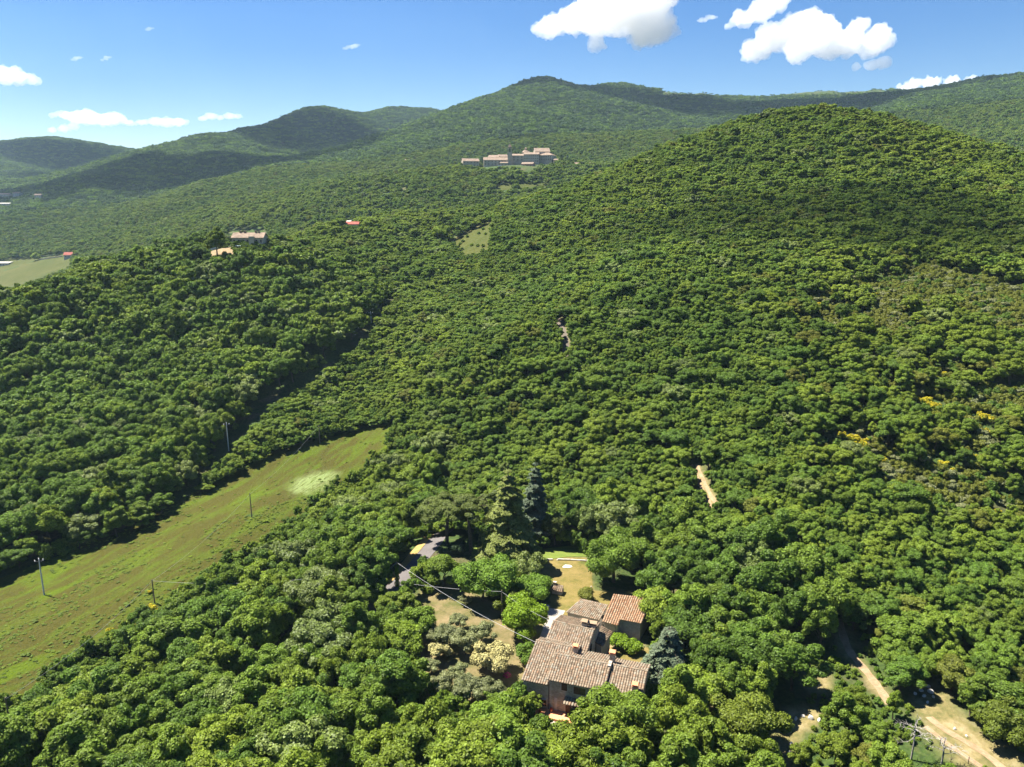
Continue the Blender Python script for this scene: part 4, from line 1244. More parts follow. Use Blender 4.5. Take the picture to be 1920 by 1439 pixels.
for x0, x1, z in ((-.25, 4.38, 4.86), (4.2, 14.05, 5.92), (14.1, 20.1, 5.35)):
    q = MB(); q.tube([(x0, -.5, z), (x1, -.5, z)], .06, 6); q.build('gutter', M['copper'], farm)
q = MB(); q.box((5.5,-.02,-.1), (6.0,.05,2.5)); q.build('niche', M['plaster'], farm)
# quoins of paler stone at the left corner and block joint
for i in range(9):
    for x0, s in ((0, 1), (4.5, 1)):
        q = MB(); w = .55 if i % 2 else .32
        q.box((x0 - (.02 if x0 == 0 else -.12), -.022 + (.03 if x0 else 0), -.1 + i * .55), (x0 + w + (.12 if x0 else 0), .2, .38 + i * .55))
        q.build('quoin_stone', M['lintel'], farm)
# windows in the dark gable of the rear range
for b_, z_ in ((12.2, 4.3),):
    q = MB(); q.box((8.70, b_, z_), (8.85, b_ + .9, z_ + 1.2)); q.build('window', M['dark_glass'], farm)

# ------------------------------------------------------------------ outbuilding behind the farmhouse: low annex and taller barn
ann = empty('low_annex', (FH[0], FH[1], 0), FROT); tag(ann, 'low tiled stone annex with pale front wall beside the dry lawn', 'outbuilding')
mb = MB(); mb.prism([(.6,27.1),(7.4,26.2),(8.0,29.9),(2.7,30.4)], -1, [2.85,2.85,4.0,4.0]); mb.build('wall', M['plaster'], ann)
roof_slope(ann, (.35,26.8,2.9), (7.5,25.9,2.9), (2.5,30.6,4.2), (8.3,30.0,4.2), M['tile'], 31)
barn = empty('barn', (FH[0], FH[1], 0), FROT); tag(barn, 'taller stone outbuilding with bright orange tiled roof behind the farmhouse', 'outbuilding')
mb = MB(); mb.prism([(8.6,24.4),(11.4,23.8),(12.3,30.6),(9.3,30.3)], -1, [3.85,3.85,6.3,6.3]); mb.build('wall', M['stone_grey'], barn)
mb = MB(); mb.prism([(11.58,25.4),(15.6,25.3),(16.4,31.7),(12.35,30.7)], -1, [4.3,4.3,6.35,6.3]); mb.build('wall', M['stone_grey'], barn)
roof_slope(barn, (8.35,24.05,3.9), (11.6,23.45,3.9), (9.2,30.5,6.5), (12.35,30.8,6.5), M['tile_new'], 32)
roof_slope(barn, (11.65,25.0,4.4), (15.9,24.9,4.4), (12.38,30.8,6.5), (16.7,32.0,6.5), M['tile_new'], 33)
q = MB(); q.box((11.0,23.86,.0), (11.06,23.9,3.2)); q.build('downpipe', M['copper'], barn)
# satellite dish on the annex corner
dish = empty('satellite_dish', (*fw(8.2, 25.7), 3.1), FROT + .5); tag(dish, 'grey satellite dish standing at annex roof corner', 'satellite dish')
V = [(0,0,0)]; F = []
for k in range(1, 4):
    for i in range(14):
        a = i * math.pi / 7; r_ = .48 * k / 3; V.append((math.cos(a) * r_, -.25 * (r_ / .48) ** 2 * .4, math.sin(a) * r_))
for i in range(14): F.append((0, 1 + i, 1 + (i + 1) % 14))
for k in range(2):
    for i in range(14): F.append((1 + k*14 + i, 1 + (k+1)*14 + i, 1 + (k+1)*14 + (i+1) % 14, 1 + k*14 + (i+1) % 14))
mb = MB(); mb.add([(x, y, z + .75) for x, y, z in V], F); o = mb.build('reflector', M['iron'], dish)
mb = MB(); mb.tube([(0,.1,-.6),(0,.1,.5),(0,.03,.75)], .035, 6); mb.build('mast', M['iron'], dish)
mb = MB(); mb.tube([(0,-.02,.42),(0,-.5,.72)], .02, 4).box((-.05,-.58,.68), (.05,-.48,.78)); mb.build('feed_arm', M['iron'], dish)

# ------------------------------------------------------------------ terrace, patio, paths, lawn, soil
def fpoly(L): return [fw(a, b) for a, b in L]
def slab(name, plan, z0, z1, mat, label=None, kind='structure'):
    mb = MB(); mb.prism(fpoly(plan), z0, z1); o = mb.build(name, mat); return tag(o, label, kind=kind)
slab('terrace', [(1.6,-1.9),(4.3,-2.15),(9.6,-2.3),(12.5,-2.3),(12.5,-.001),(1.6,-.001)], -1.2, .03, M['terracotta'])
slab('patio', [(3.9,-2.16),(9.6,-2.31),(9.6,-5.6),(4.4,-5.6)], -1.6, -.42, M['paving'])
rng = np.random.default_rng(3)
V = []; G3 = []
for i in range(17):
    for j in range(11):
        a = 4.25 + i * .32 + (.16 if j % 2 else 0) + rng.normal(0, .02); b = -5.45 + j * .30 + rng.normal(0, .02); k = len(V); n = 7
        z = -.42 + rng.uniform(.015, .05); ph = rng.uniform(0, 1)
        ring = [(a + math.cos(ph + q * 6.283 / n) * .14 * rng.uniform(.85, 1.1), b + math.sin(ph + q * 6.283 / n) * .135 * rng.uniform(.85, 1.1)) for q in range(n)]
        if b > -2.45: continue
        for x, y in ring: V.append((*fw(x, y), z - .04))
        for x, y in ring: V.append((*fw(x, y), z))
        G3 += [(k + q, k + (q + 1) % n, k + n + (q + 1) % n, k + n + q) for q in range(n)]
        V.append((*fw(a, b), z + .005)); c = len(V) - 1
        G3 += [(k + n + q, k + n + (q + 1) % n, c, c) for q in range(n)]
tri = np.array([f[:3] for f in G3 if f[2] == f[3]]); qd = np.array([f for f in G3 if f[2] != f[3]])
M['flag'] = tile_mat('flagstones', [(0,(.40,.35,.30)),(.5,(.52,.47,.41)),(1,(.60,.55,.49))])
o = obj('flagstones', mesh_np('flagstones', np.array(V), [tri, qd], [M['flag']])); tag(o, 'pale irregular flagstones of the patio below the terrace', kind='stuff')
sheet('lawn', [(1018,1052),(1060,1046),(1108,1048),(1112,1108),(1150,1112),(1150,1140),(1090,1160),(1040,1150),(1030,1125),(1040,1095),(1012,1075)], M['lawn'], .06, 1.5)
sheet('green_lawn', [(1020,1030),(1110,1020),(1115,1047),(1060,1045),(1018,1051),(960,1062),(890,1052),(880,1030),(960,1015)], M['green_lawn'], .055, 1.5)
sheet('paved_path', [(1016,1138),(1060,1146),(1052,1160),(1030,1200),(1012,1230),(1005,1212),(1018,1180),(1020,1160),(1000,1140)], M['paving'], .08, 1.0)
sheet('garden_soil', [(795,1110),(860,1095),(900,1120),(965,1150),(1000,1200),(982,1262),(975,1330),(900,1345),(800,1315),(780,1250),(775,1190),(770,1150)], M['soil'], .05, 1.5)
sheet('side_path', [(968,1290),(980,1285),(983,1345),(966,1345)], M['paving'], .085, .8)
sheet('back_yard', [(1130,1215),(1215,1215),(1230,1255),(1150,1240)], M['lawn'], .07, 1.0)
sheet('yard_soil', [(1215,1290),(1260,1270),(1330,1300),(1350,1380),(1290,1420),(1240,1360)], M['soil'], .05, 1.2)

# asphalt road with its dry verge, on down through the shade
RD = px_line([(852,985),(828,1000),(812,1022),(775,1065),(745,1095),(700,1140),(660,1180),(620,1218),(560,1270),(470,1345),(380,1425)])
ribbon('asphalt_road', RD, 4.2, M['asphalt'], .08)
ribbon('road_verge', px_line([(806,1004),(790,1022),(757,1060),(735,1085),(722,1097)]), 2.2, M['verge'], .12)
ribbon('dirt_track', px_line([(1296,872),(1304,890),(1318,922),(1336,955),(1352,985)]), .85, M['track'], .05, 1.2)
ribbon('dirt_track', px_line([(1306,872),(1316,895),(1330,925),(1346,950),(1362,975)]), .85, M['track'], .05, 1.2)
ribbon('dirt_track', px_line([(1572,1160),(1580,1190),(1592,1222),(1625,1260),(1652,1295),(1668,1322)]), 1.5, M['track'], .05, 1.0)
ribbon('dirt_track', px_line([(1742,1345),(1765,1366),(1800,1385),(1840,1408),(1885,1445)]), 1.3, M['track'], .05, 1.0)
ribbon('dirt_track', px_line([(1735,1362),(1762,1385),(1800,1412),(1850,1445)]), .9, M['track'], .05, 1.0)
ribbon('gravel_path', px_line([(1044,596),(1052,612),(1060,632),(1062,650),(1060,670)]), 2.0, M['gravel'], .05, 1.2)
sheet('hill_meadow', CLEAR['patch'], M['stubble'], .1, 3)
sheet('valley_field', [(-20,488),(60,482),(138,474),(136,500),(70,530),(-20,555)], M['stubble'], .15, 12)
sheet('ridge_yard', [(375,466),(440,464),(445,490),(380,492)], M['far_soil'], .1, 3)
sheet('terraced_field', [(925,346),(1035,341),(1035,352),(930,358)], M['stubble'], .15, 6)
# ------------------------------------------------------------------ small things round the farm
def label_thing(name, label, cat, loc, rz=0.0, group=None):
    o = empty(name, loc, rz); return tag(o, label, cat, group)
# stone well with tiled lid on the lawn
p = at(1046, 1112)
w = label_thing('stone_oven', 'grey stone garden oven with small tiled roof beside clipped tree', 'garden oven', p, -.35)
mb = MB(); mb.box((-1.1,-.8,-.5), (1.1,.8,.85)); mb.build('base', M['stone_grey'], w)
rr = roof_slope(w, (-1.3,-1.0,.98), (1.3,-1.0,.98), (-1.0,.9,1.45), (1.0,.9,1.45), M['tile_moss'], 41)
mb = MB(); mb.box((-1.25,.5,.8), (-.65,1.0,2.0)).box((-1.35,.42,2.0), (-.55,1.08,2.12)); mb.build('chimney', M['stone'], w)
# dry stone wall across the lawn's far edge
wl_ = label_thing('garden_wall', 'low dry stone wall across far edge of the dry lawn', 'wall', at(1075, 1053))
rng = np.random.default_rng(8); mb = MB(); o0 = np.array(wl_.location)
A, B = np.array(at(1046, 1051)), np.array(at(1106, 1054))
mb2 = MB()
for i in range(26):
    for lv in range(2):
        q = A + (B - A) * ((i + .5 * lv + rng.uniform(-.1, .1)) / 26) - o0; s = rng.uniform(.18, .27)
        mb2.box((q[0]-s, q[1]-.22, q[2]-.2+lv*.3), (q[0]+s, q[1]+.22+rng.uniform(-.05,.05), q[2]+.13+lv*.3+rng.uniform(-.04,.05)))
t = mb2.build('stone', M['stone_grey'], wl_); tag(t, kind='stuff')
mb = MB()
for i in range(16):
    q = np.array(at(1018, 1050)) + (np.array(at(1034, 1051)) - np.array(at(1018, 1050))) * (i / 15); s = .25
    mb.box((q[0]-s, q[1]-.2, q[2]-.2), (q[0]+s, q[1]+.2, q[2]+rng.uniform(.2,.4)))
o = mb.build('stone_heap', M['stone_grey']); tag(o, 'short line of grey stones at left end of garden wall', 'stone heap')
p = at(1063, 1063); mb = MB(); mb.prism([(p.x-1.1,p.y-.5),(p.x+.2,p.y-.75),(p.x+1.2,p.y-.3),(p.x+.9,p.y+.5),(p.x-.4,p.y+.7)], p.z - .2, p.z + .14)
o = mb.build('stone_slab', M['white']); tag(o, 'flat whitish stone slab lying in the dry lawn', 'slab')
p = at(1108.5, 1110); s = label_thing('stone_post', 'pale carved stone post on the lawn beside big oak', 'stone post', p)
mb = MB(); mb.box((-.3,-.3,-.3), (.3,.3,.25)); mb.build('base', M['lintel'], s)
mb = MB(); mb.tube([(0,0,.2),(0,0,.7),(0,0,.95),(0,0,1.25),(0,0,1.4)], [.2,.17,.12,.17,.06], 8); mb.build('shaft', M['lintel'], s)
for i, (u, v, lab) in enumerate(((1027, 1146, 'short stone gate post at lawn corner of the paved path'), (1019, 1140, 'low stone gate post under the clipped tree by paved path'))):
    p = at(u, v); s = label_thing('gate_post', lab, 'gate post', p, .3, 'stone gate posts of the paved path')
    mb = MB(); mb.box((-.2,-.2,-.3), (.2,.2,1.1 - .35 * i)); mb.build('shaft', M['stone'], s)
    mb = MB(); mb.box((-.27,-.27,1.1 - .35 * i), (.27,.27,1.22 - .35 * i)); mb.build('cap', M['lintel'], s)
# flowers, pots, parasol, bricks
M['magenta'] = leaf_mat('magenta_flowers', (.45,.03,.20), (.5,.05,.22), .3, .2)
M['red_flower'] = leaf_mat('red_flowers', (.5,.03,.02), (.55,.05,.03), .3, .2)
M['yellow'] = plain('yellow_cloth', (.75,.52,.04), .7, .2, 0, .08, 2)
def flower(name, label, u, v, R, mat, z=0):
    p = at(u, v) + Vector((0, 0, z)); rng = np.random.default_rng(int(u))
    d = rand_dirs(420, rng); d[:, 2] = np.abs(d[:, 2]); P = d * R * rng.uniform(.7, 1, (420, 1)); V, F = leaf_quads(P, d, .10, rng)
    o = obj(name, mesh_np(name, V, F, [mat, M['leaf_mid']], rng.integers(0, 3, len(F)) // 2)); o.location = p
    tag(o, label, 'flowers'); return o
flower('flowering_bush', 'magenta flowering bush below the cream blossom tree', 951, 1268, .8, M['magenta'])
pp = fw(2.9, -1.0)
for i, (a, b, lab) in enumerate(((2.2, -1.2, 'terracotta pot of red flowers at left end of terrace'), (3.5, -1.7, 'terracotta pot of red flowers on terrace front edge'), (5.1, -.5, 'terracotta pot of red flowers against wall beside downpipe'))):
    s = label_thing('flower_pot', lab, 'flower pot', (*fw(a, b), .03), 0, 'flower pots on the terrace')
    mb = MB(); mb.tube([(0,0,0),(0,0,.35)], [.16,.23], 10).tube([(0,0,.35),(0,0,.42)], [.26,.26], 10); mb.build('pot', M['terracotta'], s)
    rng = np.random.default_rng(i); d = rand_dirs(160, rng); d[:, 2] = np.abs(d[:, 2]); V, F = leaf_quads(d * .3 * rng.uniform(.6, 1, (160, 1)) + [0, 0, .48], d, .07, rng)
    obj('flowers', mesh_np('flowers', V, F, [M['red_flower'], M['leaf_mid']], rng.integers(0, 3, len(F)) // 2), s)
p = at(1226, 1280)
s = label_thing('parasol', 'small yellow parasol between farmhouse gable and blue grey cedar', 'parasol', p)
mb = MB(); mb.tube([(0,0,-.2),(0,0,2.3)], .03, 6); mb.build('pole', M['wood_brown'], s)
mb = MB(); n = 10; V = [(0,0,2.45)] + [(math.cos(i*6.283/n)*.85, math.sin(i*6.283/n)*.85, 2.0) for i in range(n)] + [(math.cos(i*6.283/n)*.85, math.sin(i*6.283/n)*.85, 1.85) for i in range(n)]
mb.add(V, [(0, 1+i, 1+(i+1) % n) for i in range(n)] + [(1+i, n+1+i, n+1+(i+1) % n, 1+(i+1) % n) for i in range(n)]); mb.build('canopy', M['yellow'], s)
p = at(1224, 1287); mb = MB()
for i in range(5):
    for j in range(4):
        for k in range(3 - (i + j) % 2): mb.box((p.x-.6+i*.26, p.y-.4+j*.14, p.z-.05+k*.08), (p.x-.6+i*.26+.24, p.y-.4+j*.14+.12, p.z-.05+k*.08+.07))
o = mb.build('brick_stack', M['terracotta']); tag(o, 'low stack of orange bricks under the yellow parasol', 'brick stack', None, 'stuff')
# red brick wall and steps with the solar panel
p = at(1292, 1378)
s = label_thing('solar_panel', 'tilted grey solar panel on posts between oak and round evergreen', 'solar panel', p + Vector((0, 0, .2)), -.1)
mb = MB(); mb.add([(-1.3,-.9,1.25),(1.3,-.9,1.25),(1.3,.95,2.35),(-1.3,.95,2.35),(-1.3,-.9,1.18),(1.3,-.9,1.18),(1.3,.95,2.28),(-1.3,.95,2.28)], [(0,1,2,3),(7,6,5,4),(0,4,5,1),(1,5,6,2),(2,6,7,3),(3,7,4,0)])
M['panel'] = plain('panel_glass', (.10,.13,.17), .18, .8, 0, .1, 1)
mb.build('panel', M['panel'], s)
fr = MB()
for a, b in (((-1.33,-.93,1.24),(1.33,-.93,1.24)), ((1.33,-.93,1.24),(1.33,.98,2.37)), ((1.33,.98,2.37),(-1.33,.98,2.37)), ((-1.33,.98,2.37),(-1.33,-.93,1.24)), ((0,-.93,1.25),(0,.98,2.38))): fr.tube([a, b], .035, 4)
fr.build('frame', M['lintel'], s)
for x, y, z in ((-1.2,-.8,1.25),(1.2,-.8,1.25),(1.2,.85,2.25),(-1.2,.85,2.25)):
    q = MB(); q.tube([(x,y,-.5),(x,y,z)], .045, 5); q.build('post', M['iron'], s)
M['brick'] = tile_mat('red_brick', [(0,(.25,.10,.07)),(.5,(.38,.17,.11)),(1,(.46,.26,.18))])
st = label_thing('brick_steps', 'red brick garden steps below the solar panel', 'steps', at(1290, 1395), .25)
for k in range(5):
    for j in range(4):
        q = MB(); q.box((-1.0 + j*.5, -.9 + k*.38, -.5), (-1.0 + j*.5 + .48, -.9 + k*.38 + .36, -.25 + k*.16)); q.build('brick', M['brick'], st)
mb = MB(); p = at(1275, 1368); mb.prism([(p.x-.8,p.y-1.0),(p.x-.3,p.y-1.1),(p.x+.3,p.y+1.2),(p.x-.2,p.y+1.3)], p.z-.4, p.z+.7)
o = mb.build('brick_wall', M['brick']); tag(o, 'stub of red brick wall left of the solar panel', 'wall')
p = at(1258, 1312); mb = MB()
for k in range(4): mb.box((p.x-.6+k*.1, p.y-.9+k*.45, p.z-.5), (p.x+.6+k*.1, p.y-.9+k*.45+.43, p.z+.0+k*.14))
o = mb.build('stone_steps', M['paving']); tag(o, 'short flight of pale stone steps under the blue grey cedar', 'steps')
# white tarpaulin under the trees at the bottom
p = at(1078, 1428); bm = bmesh.new(); rng = np.random.default_rng(4)
bmesh.ops.create_grid(bm, x_segments=10, y_segments=10, size=1.7)
for v in bm.verts:
    r_ = max(abs(v.co.x), abs(v.co.y)) / 1.7; v.co.z = 1.5 * (1 - r_ ** 2.2) + rng.uniform(-.06, .06)
me = bpy.data.meshes.new('tarpaulin'); bm.to_mesh(me); bm.free(); me.materials.append(M['white'])
o = obj('tarpaulin', me); o.location = p; tag(o, 'white tarpaulin over a heap half hidden under the oak below the patio', 'tarpaulin')
sd_ = o.modifiers.new('thick', 'SOLIDIFY'); sd_.thickness = .03

# pale rocks in the clearings
def rock_mesh(seed):
    rng = np.random.default_rng(seed); bm = bmesh.new(); bmesh.ops.create_icosphere(bm, subdivisions=2, radius=1)
    d = rand_dirs(9, rng); q = rng.uniform(.6, .95, 9)
    for v in bm.verts:
        for n_, l_ in zip(d, q):
            e = v.co.dot(Vector(n_)) - l_
            if e > 0: v.co -= Vector(n_) * e
    me = bpy.data.meshes.new('rock'); bm.to_mesh(me); bm.free(); me.materials.append(M['rock']); return me
M['rock'] = plain('limestone', (.55,.53,.50), .9, .15, 0, .22, 2)
RK = [rock_mesh(i) for i in range(4)]
ROCKS = [(1745,1299,.55,'largest white rock at the top of the dirt track'),(1727,1296,.4,'white rock left of the largest rock at top of dirt track'),(1733,1306,.35,'low grey rock in front of the largest track rock'),(1716,1302,.3,'small white rock farthest left above the dirt track'),
 (1750,1308,.3,'small white rock below the largest track rock'),(1740,1288,.4,'white rock highest above the dirt track by tree shade'),(1739,1318,.28,'small rock lowest down toward the dirt track bend'),
 (1520,1348,.5,'largest pale rock along the upper edge of dry glade'),(1536,1352,.4,'pale rock right of the largest glade rock'),(1505,1344,.35,'pale rock left of the largest glade rock'),(1492,1349,.35,'pale rock at left end of the glade rock line'),
 (1541,1362,.35,'pale rock at right end of the glade rock line'),(1483,1396,.35,'white rock in the middle of the dry glade'),(1480,1412,.3,'small white rock low in the dry glade'),(1523,1316,.3,'small grey rock beside trunk above the dry glade'),
 (1445,1420,.55,'grey boulder at left foot of the dry glade'),(1790,1368,.28,'small rock at right verge of the dirt track'),(1812,1381,.26,'small pale rock farther down the right verge of dirt track')]
for i, (u, v, s, lab) in enumerate(ROCKS):
    p = at(u, v); o = obj('rock', RK[i % 4]); o.location = p + Vector((0, 0, s * .3)); o.scale = (s * 1.2, s, s * .75); o.rotation_euler = (.2 * i, .13 * i, i * 1.7)
    tag(o, lab, 'rock', 'pale rocks in the clearings')
# fence along the lowest track
fe = label_thing('wire_fence', 'old wire fence with thin posts along lower side of dirt track', 'fence', at(1790, 1405))
o0 = fe.location; FP = [at(u, v) for u, v in ((1762,1398),(1782,1411),(1815,1433),(1850,1456))]
for q in FP:
    m_ = MB(); m_.tube([q - o0 + Vector((0,0,-.3)), q - o0 + Vector((.03,0,1.25))], .06, 5); m_.build('post', M['bark'], fe)
for z in (.5, 1.1):
    m_ = MB(); m_.tube([q - o0 + Vector((0, 0, z)) for q in FP], .022, 4); m_.build('wire', M['iron'], fe)

# ------------------------------------------------------------------ poles and wires
M['pole_wood'] = plain('pole_wood', (.16,.13,.10), .9, .1, 0, .2, 4)
M['concrete'] = plain('pole_concrete', (.50,.50,.48), .9, .1, 0, .12, 4)
M['wire'] = plain('cable', (.34,.34,.34), .6, .4, .3, .05, 1)
def pole_height(p, vtop):
    lo, hi = 2.0, 16.0
    for _ in range(30):
        m = (lo + hi) / 2
        if project(np.array([p.x, p.y, p.z + m]))[1] > vtop: lo = m
        else: hi = m
    return lo
POLES = {}
def pole(key, base, vtop, label, kind='wood', h=None):
    p = at(*base); h = h or pole_height(p, vtop)
    r_ = label_thing('utility_pole', label, 'utility pole', p, .4, 'utility poles')
    mat = M['concrete'] if kind == 'concrete' else M['pole_wood']
    m_ = MB(); m_.tube([(0,0,-.8),(0,0,h*.5),(0,0,h)], [.19,.16,.11] if kind == 'concrete' else [.16,.14,.10], 8); m_.build('post', mat, r_)
    if kind == 'concrete':
        m_ = MB(); m_.box((-.9,-.05,h-.45), (.9,.05,h-.35)); m_.build('crossarm', M['iron'], r_)
        for x, z in ((-.82,h-.35),(.82,h-.35),(0,h)):
            m_ = MB(); m_.tube([(x,0,z),(x,0,z+.1),(x,0,z+.22),(x,0,z+.4)], [.05,.11,.07,.1], 7); m_.build('insulator', M['white'], r_)
    else:
        m_ = MB(); m_.box((-.16,-.12,h-.35), (.16,-.06,h-.25)); m_.build('bracket', M['iron'], r_)
    reserve(p, 1.2); POLES[key] = Vector((p.x, p.y, p.z + h - .3)); return r_
pole('P1', (83,1116), 1050, 'tall grey concrete pole with crossarm at far left of the meadow', 'concrete')
pole('P2', (429,846), 803, 'concrete pole with crossarm half sunk among trees by the lane', 'concrete', 9.5)
pole('P3', (472,970), 925, 'slim wooden pole standing alone in the middle of meadow')
pole('P4', (290,1131), 1087, 'wooden pole at near edge of meadow beside yellow broom')
pole('P5', (20,1366), 1308, 'wooden pole at lowest left corner of the meadow')
pole('P6', (941,1162), 1107, 'dark wooden pole beside the lime green tree')
pole('P9', (600,832), 797, 'wooden pole among trees at far upper edge of meadow')
pole('P8', (696,606), 586, 'small concrete pole at the dark lane in the left wood', 'concrete')
p7 = pole('P7', (745,1100), 1052, 'ivy clad pole beside the sunlit end of asphalt road')
rng = np.random.default_rng(6); n = 900; zz = rng.uniform(-.2, POLES['P7'].z - p7.location.z - .9, n); a = rng.uniform(0, 6.28, n); rr = .35 + .35 * np.sin(zz * 2.2) ** 2 * (1 - zz / 9)
d = np.stack([np.cos(a), np.sin(a), np.zeros(n)], -1); V, F = leaf_quads(np.stack([np.cos(a) * rr, np.sin(a) * rr, zz], -1), d, .15, rng)
obj('ivy', mesh_np('ivy', V, F, [M['leaf_mid']]), p7)
p = at(655, 1135); POLES['H1'] = Vector(at(655, 1110)); q = at(655, 1120)
hh = pole_height(q, 1074); r_ = label_thing('utility_pole', 'wooden pole hidden behind the pale flowering tree by the road', 'utility pole', q, 0, 'utility poles')
m_ = MB(); m_.tube([(0,0,-.8),(0,0,hh)], [.16,.10], 8); m_.build('post', M['pole_wood'], r_); POLES['H1'] = q + Vector((0, 0, hh - .1))
def wire(label, a, b, sag, r=.022, n=14):
    P = []
    for i in range(n + 1):
        t = i / n; q = a.lerp(b, t); q = q - Vector((0, 0, sag * 4 * t * (1 - t))); P.append(q)
    m_ = MB(); m_.tube(P, r, 4); o = m_.build('power_cable', M['wire']); return tag(o, label, 'cable', 'overhead cables')
wire('overhead cable crossing the meadow between the corner pole and broom pole', POLES['P5'], POLES['P4'], 1.6, .022)
wire('overhead cable crossing the meadow between the broom pole and middle pole', POLES['P4'], POLES['P3'], 1.4, .022)
wire('overhead cable from the middle meadow pole to the pole among trees', POLES['P3'], POLES['P9'], 1.2, .022)
wire('overhead cable from the broom pole over dark oaks towards the road', POLES['P4'], POLES['H1'], 1.5)
wire('pale overhead cable from pale flowering tree to pole beside lime green tree', POLES['H1'], POLES['P6'], .8, .022)
wire('overhead cable from pole beside lime green tree to the rear farm roof', POLES['P6'], Vector((*fw(.9, 15), 7.4)), .5, .02)
wire('twisted pale overhead cable from ivy clad pole to left farmhouse roof', POLES['P7'], Vector((*fw(.3, 7.6), 7.1)), 1.0, .028)
q = at(610, 1215) + Vector((0, 0, 6.5))
for k, dx in enumerate((-.25, .25)):
    wire(('upper' if k else 'lower') + ' of two overhead cables running down the shaded road from ivy clad pole', POLES['P7'] + Vector((0, 0, -.2 * k)), q + Vector((dx, 0, -.5 * k)), .9, .022)

# ------------------------------------------------------------------ far houses
M['far_wall'] = plain('far_stone_wall', (.40,.34,.27), .9, .1, 0, .25, .25)
M['far_wall2'] = plain('far_pale_wall', (.44,.375,.30), .9, .1, 0, .2, .25)
M['pink_wall'] = plain('pink_wall', (.50,.24,.19), .9, .1, 0, .12, .25)
M['white_wall'] = plain('white_wall', (.36,.345,.32), .9, .1, 0, .12, .25)
M['far_roof'] = plain('far_tiles', (.20,.15,.115), .9, .1, 0, .3, .5)
M['red_roof'] = plain('red_tiles', (.27,.085,.065), .85, .1, 0, .2, .5)
M['far_glass'] = plain('far_window', (.035,.03,.03), .4, .4, 0, .1, 1)
def far_house(label, ul, ur, vb, H, depth, wall, roof='gable', rise=1.8, rz=0.0, rows=2, cols=4, rmat=None, name='stone_house', group=None, Y=None, dz=0.0, win=(.9, 1.3)):
    um = (ul + ur) / 2
    if Y is None: p = at(um, vb)
    else:
        r0 = ray(um, vb); p = Vector(r0 * (Y / r0[1])); p.z = CAM_H + p.z
    p = Vector((p.x, p.y, p.z + dz))
    W = (ur - ul) * project(np.array(p))[2] / FOC
    o = label_thing(name, label, 'house', p, rz, group)
    for q in (-.3, 0, .3): HAND.append((p.x + q * W, p.y + depth / 2, max(W * .22, depth * .42)))
    d2 = depth
    mb = MB()
    if roof == 'gable':
        mb.add([(-W/2,0,-6),(W/2,0,-6),(W/2,d2,-6),(-W/2,d2,-6),(-W/2,0,H),(W/2,0,H),(W/2,d2,H),(-W/2,d2,H),(-W/2,d2/2,H+rise),(W/2,d2/2,H+rise)],
               [(0,3,2,1),(0,1,5,4),(2,3,7,6),(1,2,6,9,5),(3,0,4,8,7),(4,5,9,8),(6,7,8,9)])
    elif roof == 'shed':
        mb.add([(-W/2,0,-6),(W/2,0,-6),(W/2,d2,-6),(-W/2,d2,-6),(-W/2,0,H),(W/2,0,H),(W/2,d2,H+rise),(-W/2,d2,H+rise)], [(0,3,2,1),(0,1,5,4),(1,2,6,5),(2,3,7,6),(3,0,4,7),(4,5,6,7)])
    else:
        mb.box((-W/2,0,-6), (W/2,d2,H))
    mb.build('wall', wall, o)
    m2 = MB(); e = .45; t = .22
    if roof == 'gable':
        for y0, y1 in ((-e, d2/2), (d2 + e, d2/2)):
            z0 = H - e * rise / (d2/2); z1 = H + rise
            m2.add([(-W/2-e,y0,z0+.02),(W/2+e,y0,z0+.02),(W/2+e,y1,z1+.02),(-W/2-e,y1,z1+.02),(-W/2-e,y0,z0+t),(W/2+e,y0,z0+t),(W/2+e,y1,z1+t),(-W/2-e,y1,z1+t)],
                   [(0,3,2,1),(4,5,6,7),(0,1,5,4),(1,2,6,5),(2,3,7,6),(3,0,4,7)])
    elif roof == 'shed':
        z0 = H - e * rise / d2
        m2.add([(-W/2-e,-e,z0+.02),(W/2+e,-e,z0+.02),(W/2+e,d2+e,H+rise+.1),(-W/2-e,d2+e,H+rise+.1),(-W/2-e,-e,z0+t),(W/2+e,-e,z0+t),(W/2+e,d2+e,H+rise+t+.1),(-W/2-e,d2+e,H+rise+t+.1)],
               [(0,3,2,1),(4,5,6,7),(0,1,5,4),(1,2,6,5),(2,3,7,6),(3,0,4,7)])
    else:
        m2.add([(-W/2-e,-e,H+.02),(W/2+e,-e,H+.02),(W/2+e,d2+e,H+.02),(-W/2-e,d2+e,H+.02),(-W*.12,d2/2,H+rise),(W*.12,d2/2,H+rise)], [(0,3,2,1),(0,1,5,4),(2,3,4,5),(1,2,5),(3,0,4)])
    m2.build('roof', rmat or M['far_roof'], o)
    w0 = None
    for r_ in range(rows):
        for c in range(cols):
            x = -W/2 + W * (c + .5) / cols; z = H - 1.0 - win[1] - r_ * 3.0
            if w0 is None:
                m3 = MB(); m3.box((-win[0]/2,-.06,0), (win[0]/2,.02,win[1])); w0 = m3.mesh('window', M['far_glass'])
            q = obj('window', w0, o); q.location = (x, 0, z)
    return o
VG = 'houses of the hilltop village'
far_house('low left house at the end of hilltop village with slanting roof', 868, 899, 314, 7.0, 12, M['far_wall'], 'gable', 3, .25, 2, 5, group=VG, Y=948)
far_house('long village house with wavy orange roofs left of bell tower', 907, 952, 316, 9.5, 14, M['far_wall'], 'gable', 3.2, .05, 2, 7, group=VG, Y=950)
far_house('small gabled rear house rising over long village house roof', 915, 935, 305, 6.2, 12, M['far_wall2'], 'gable', 2.5, -.2, 1, 3, group=VG, Y=968)
far_house('second gabled rear house closest to bell tower over long house', 937, 953, 305, 6.6, 12, M['far_wall'], 'gable', 2.8, .3, 1, 3, group=VG, Y=970)
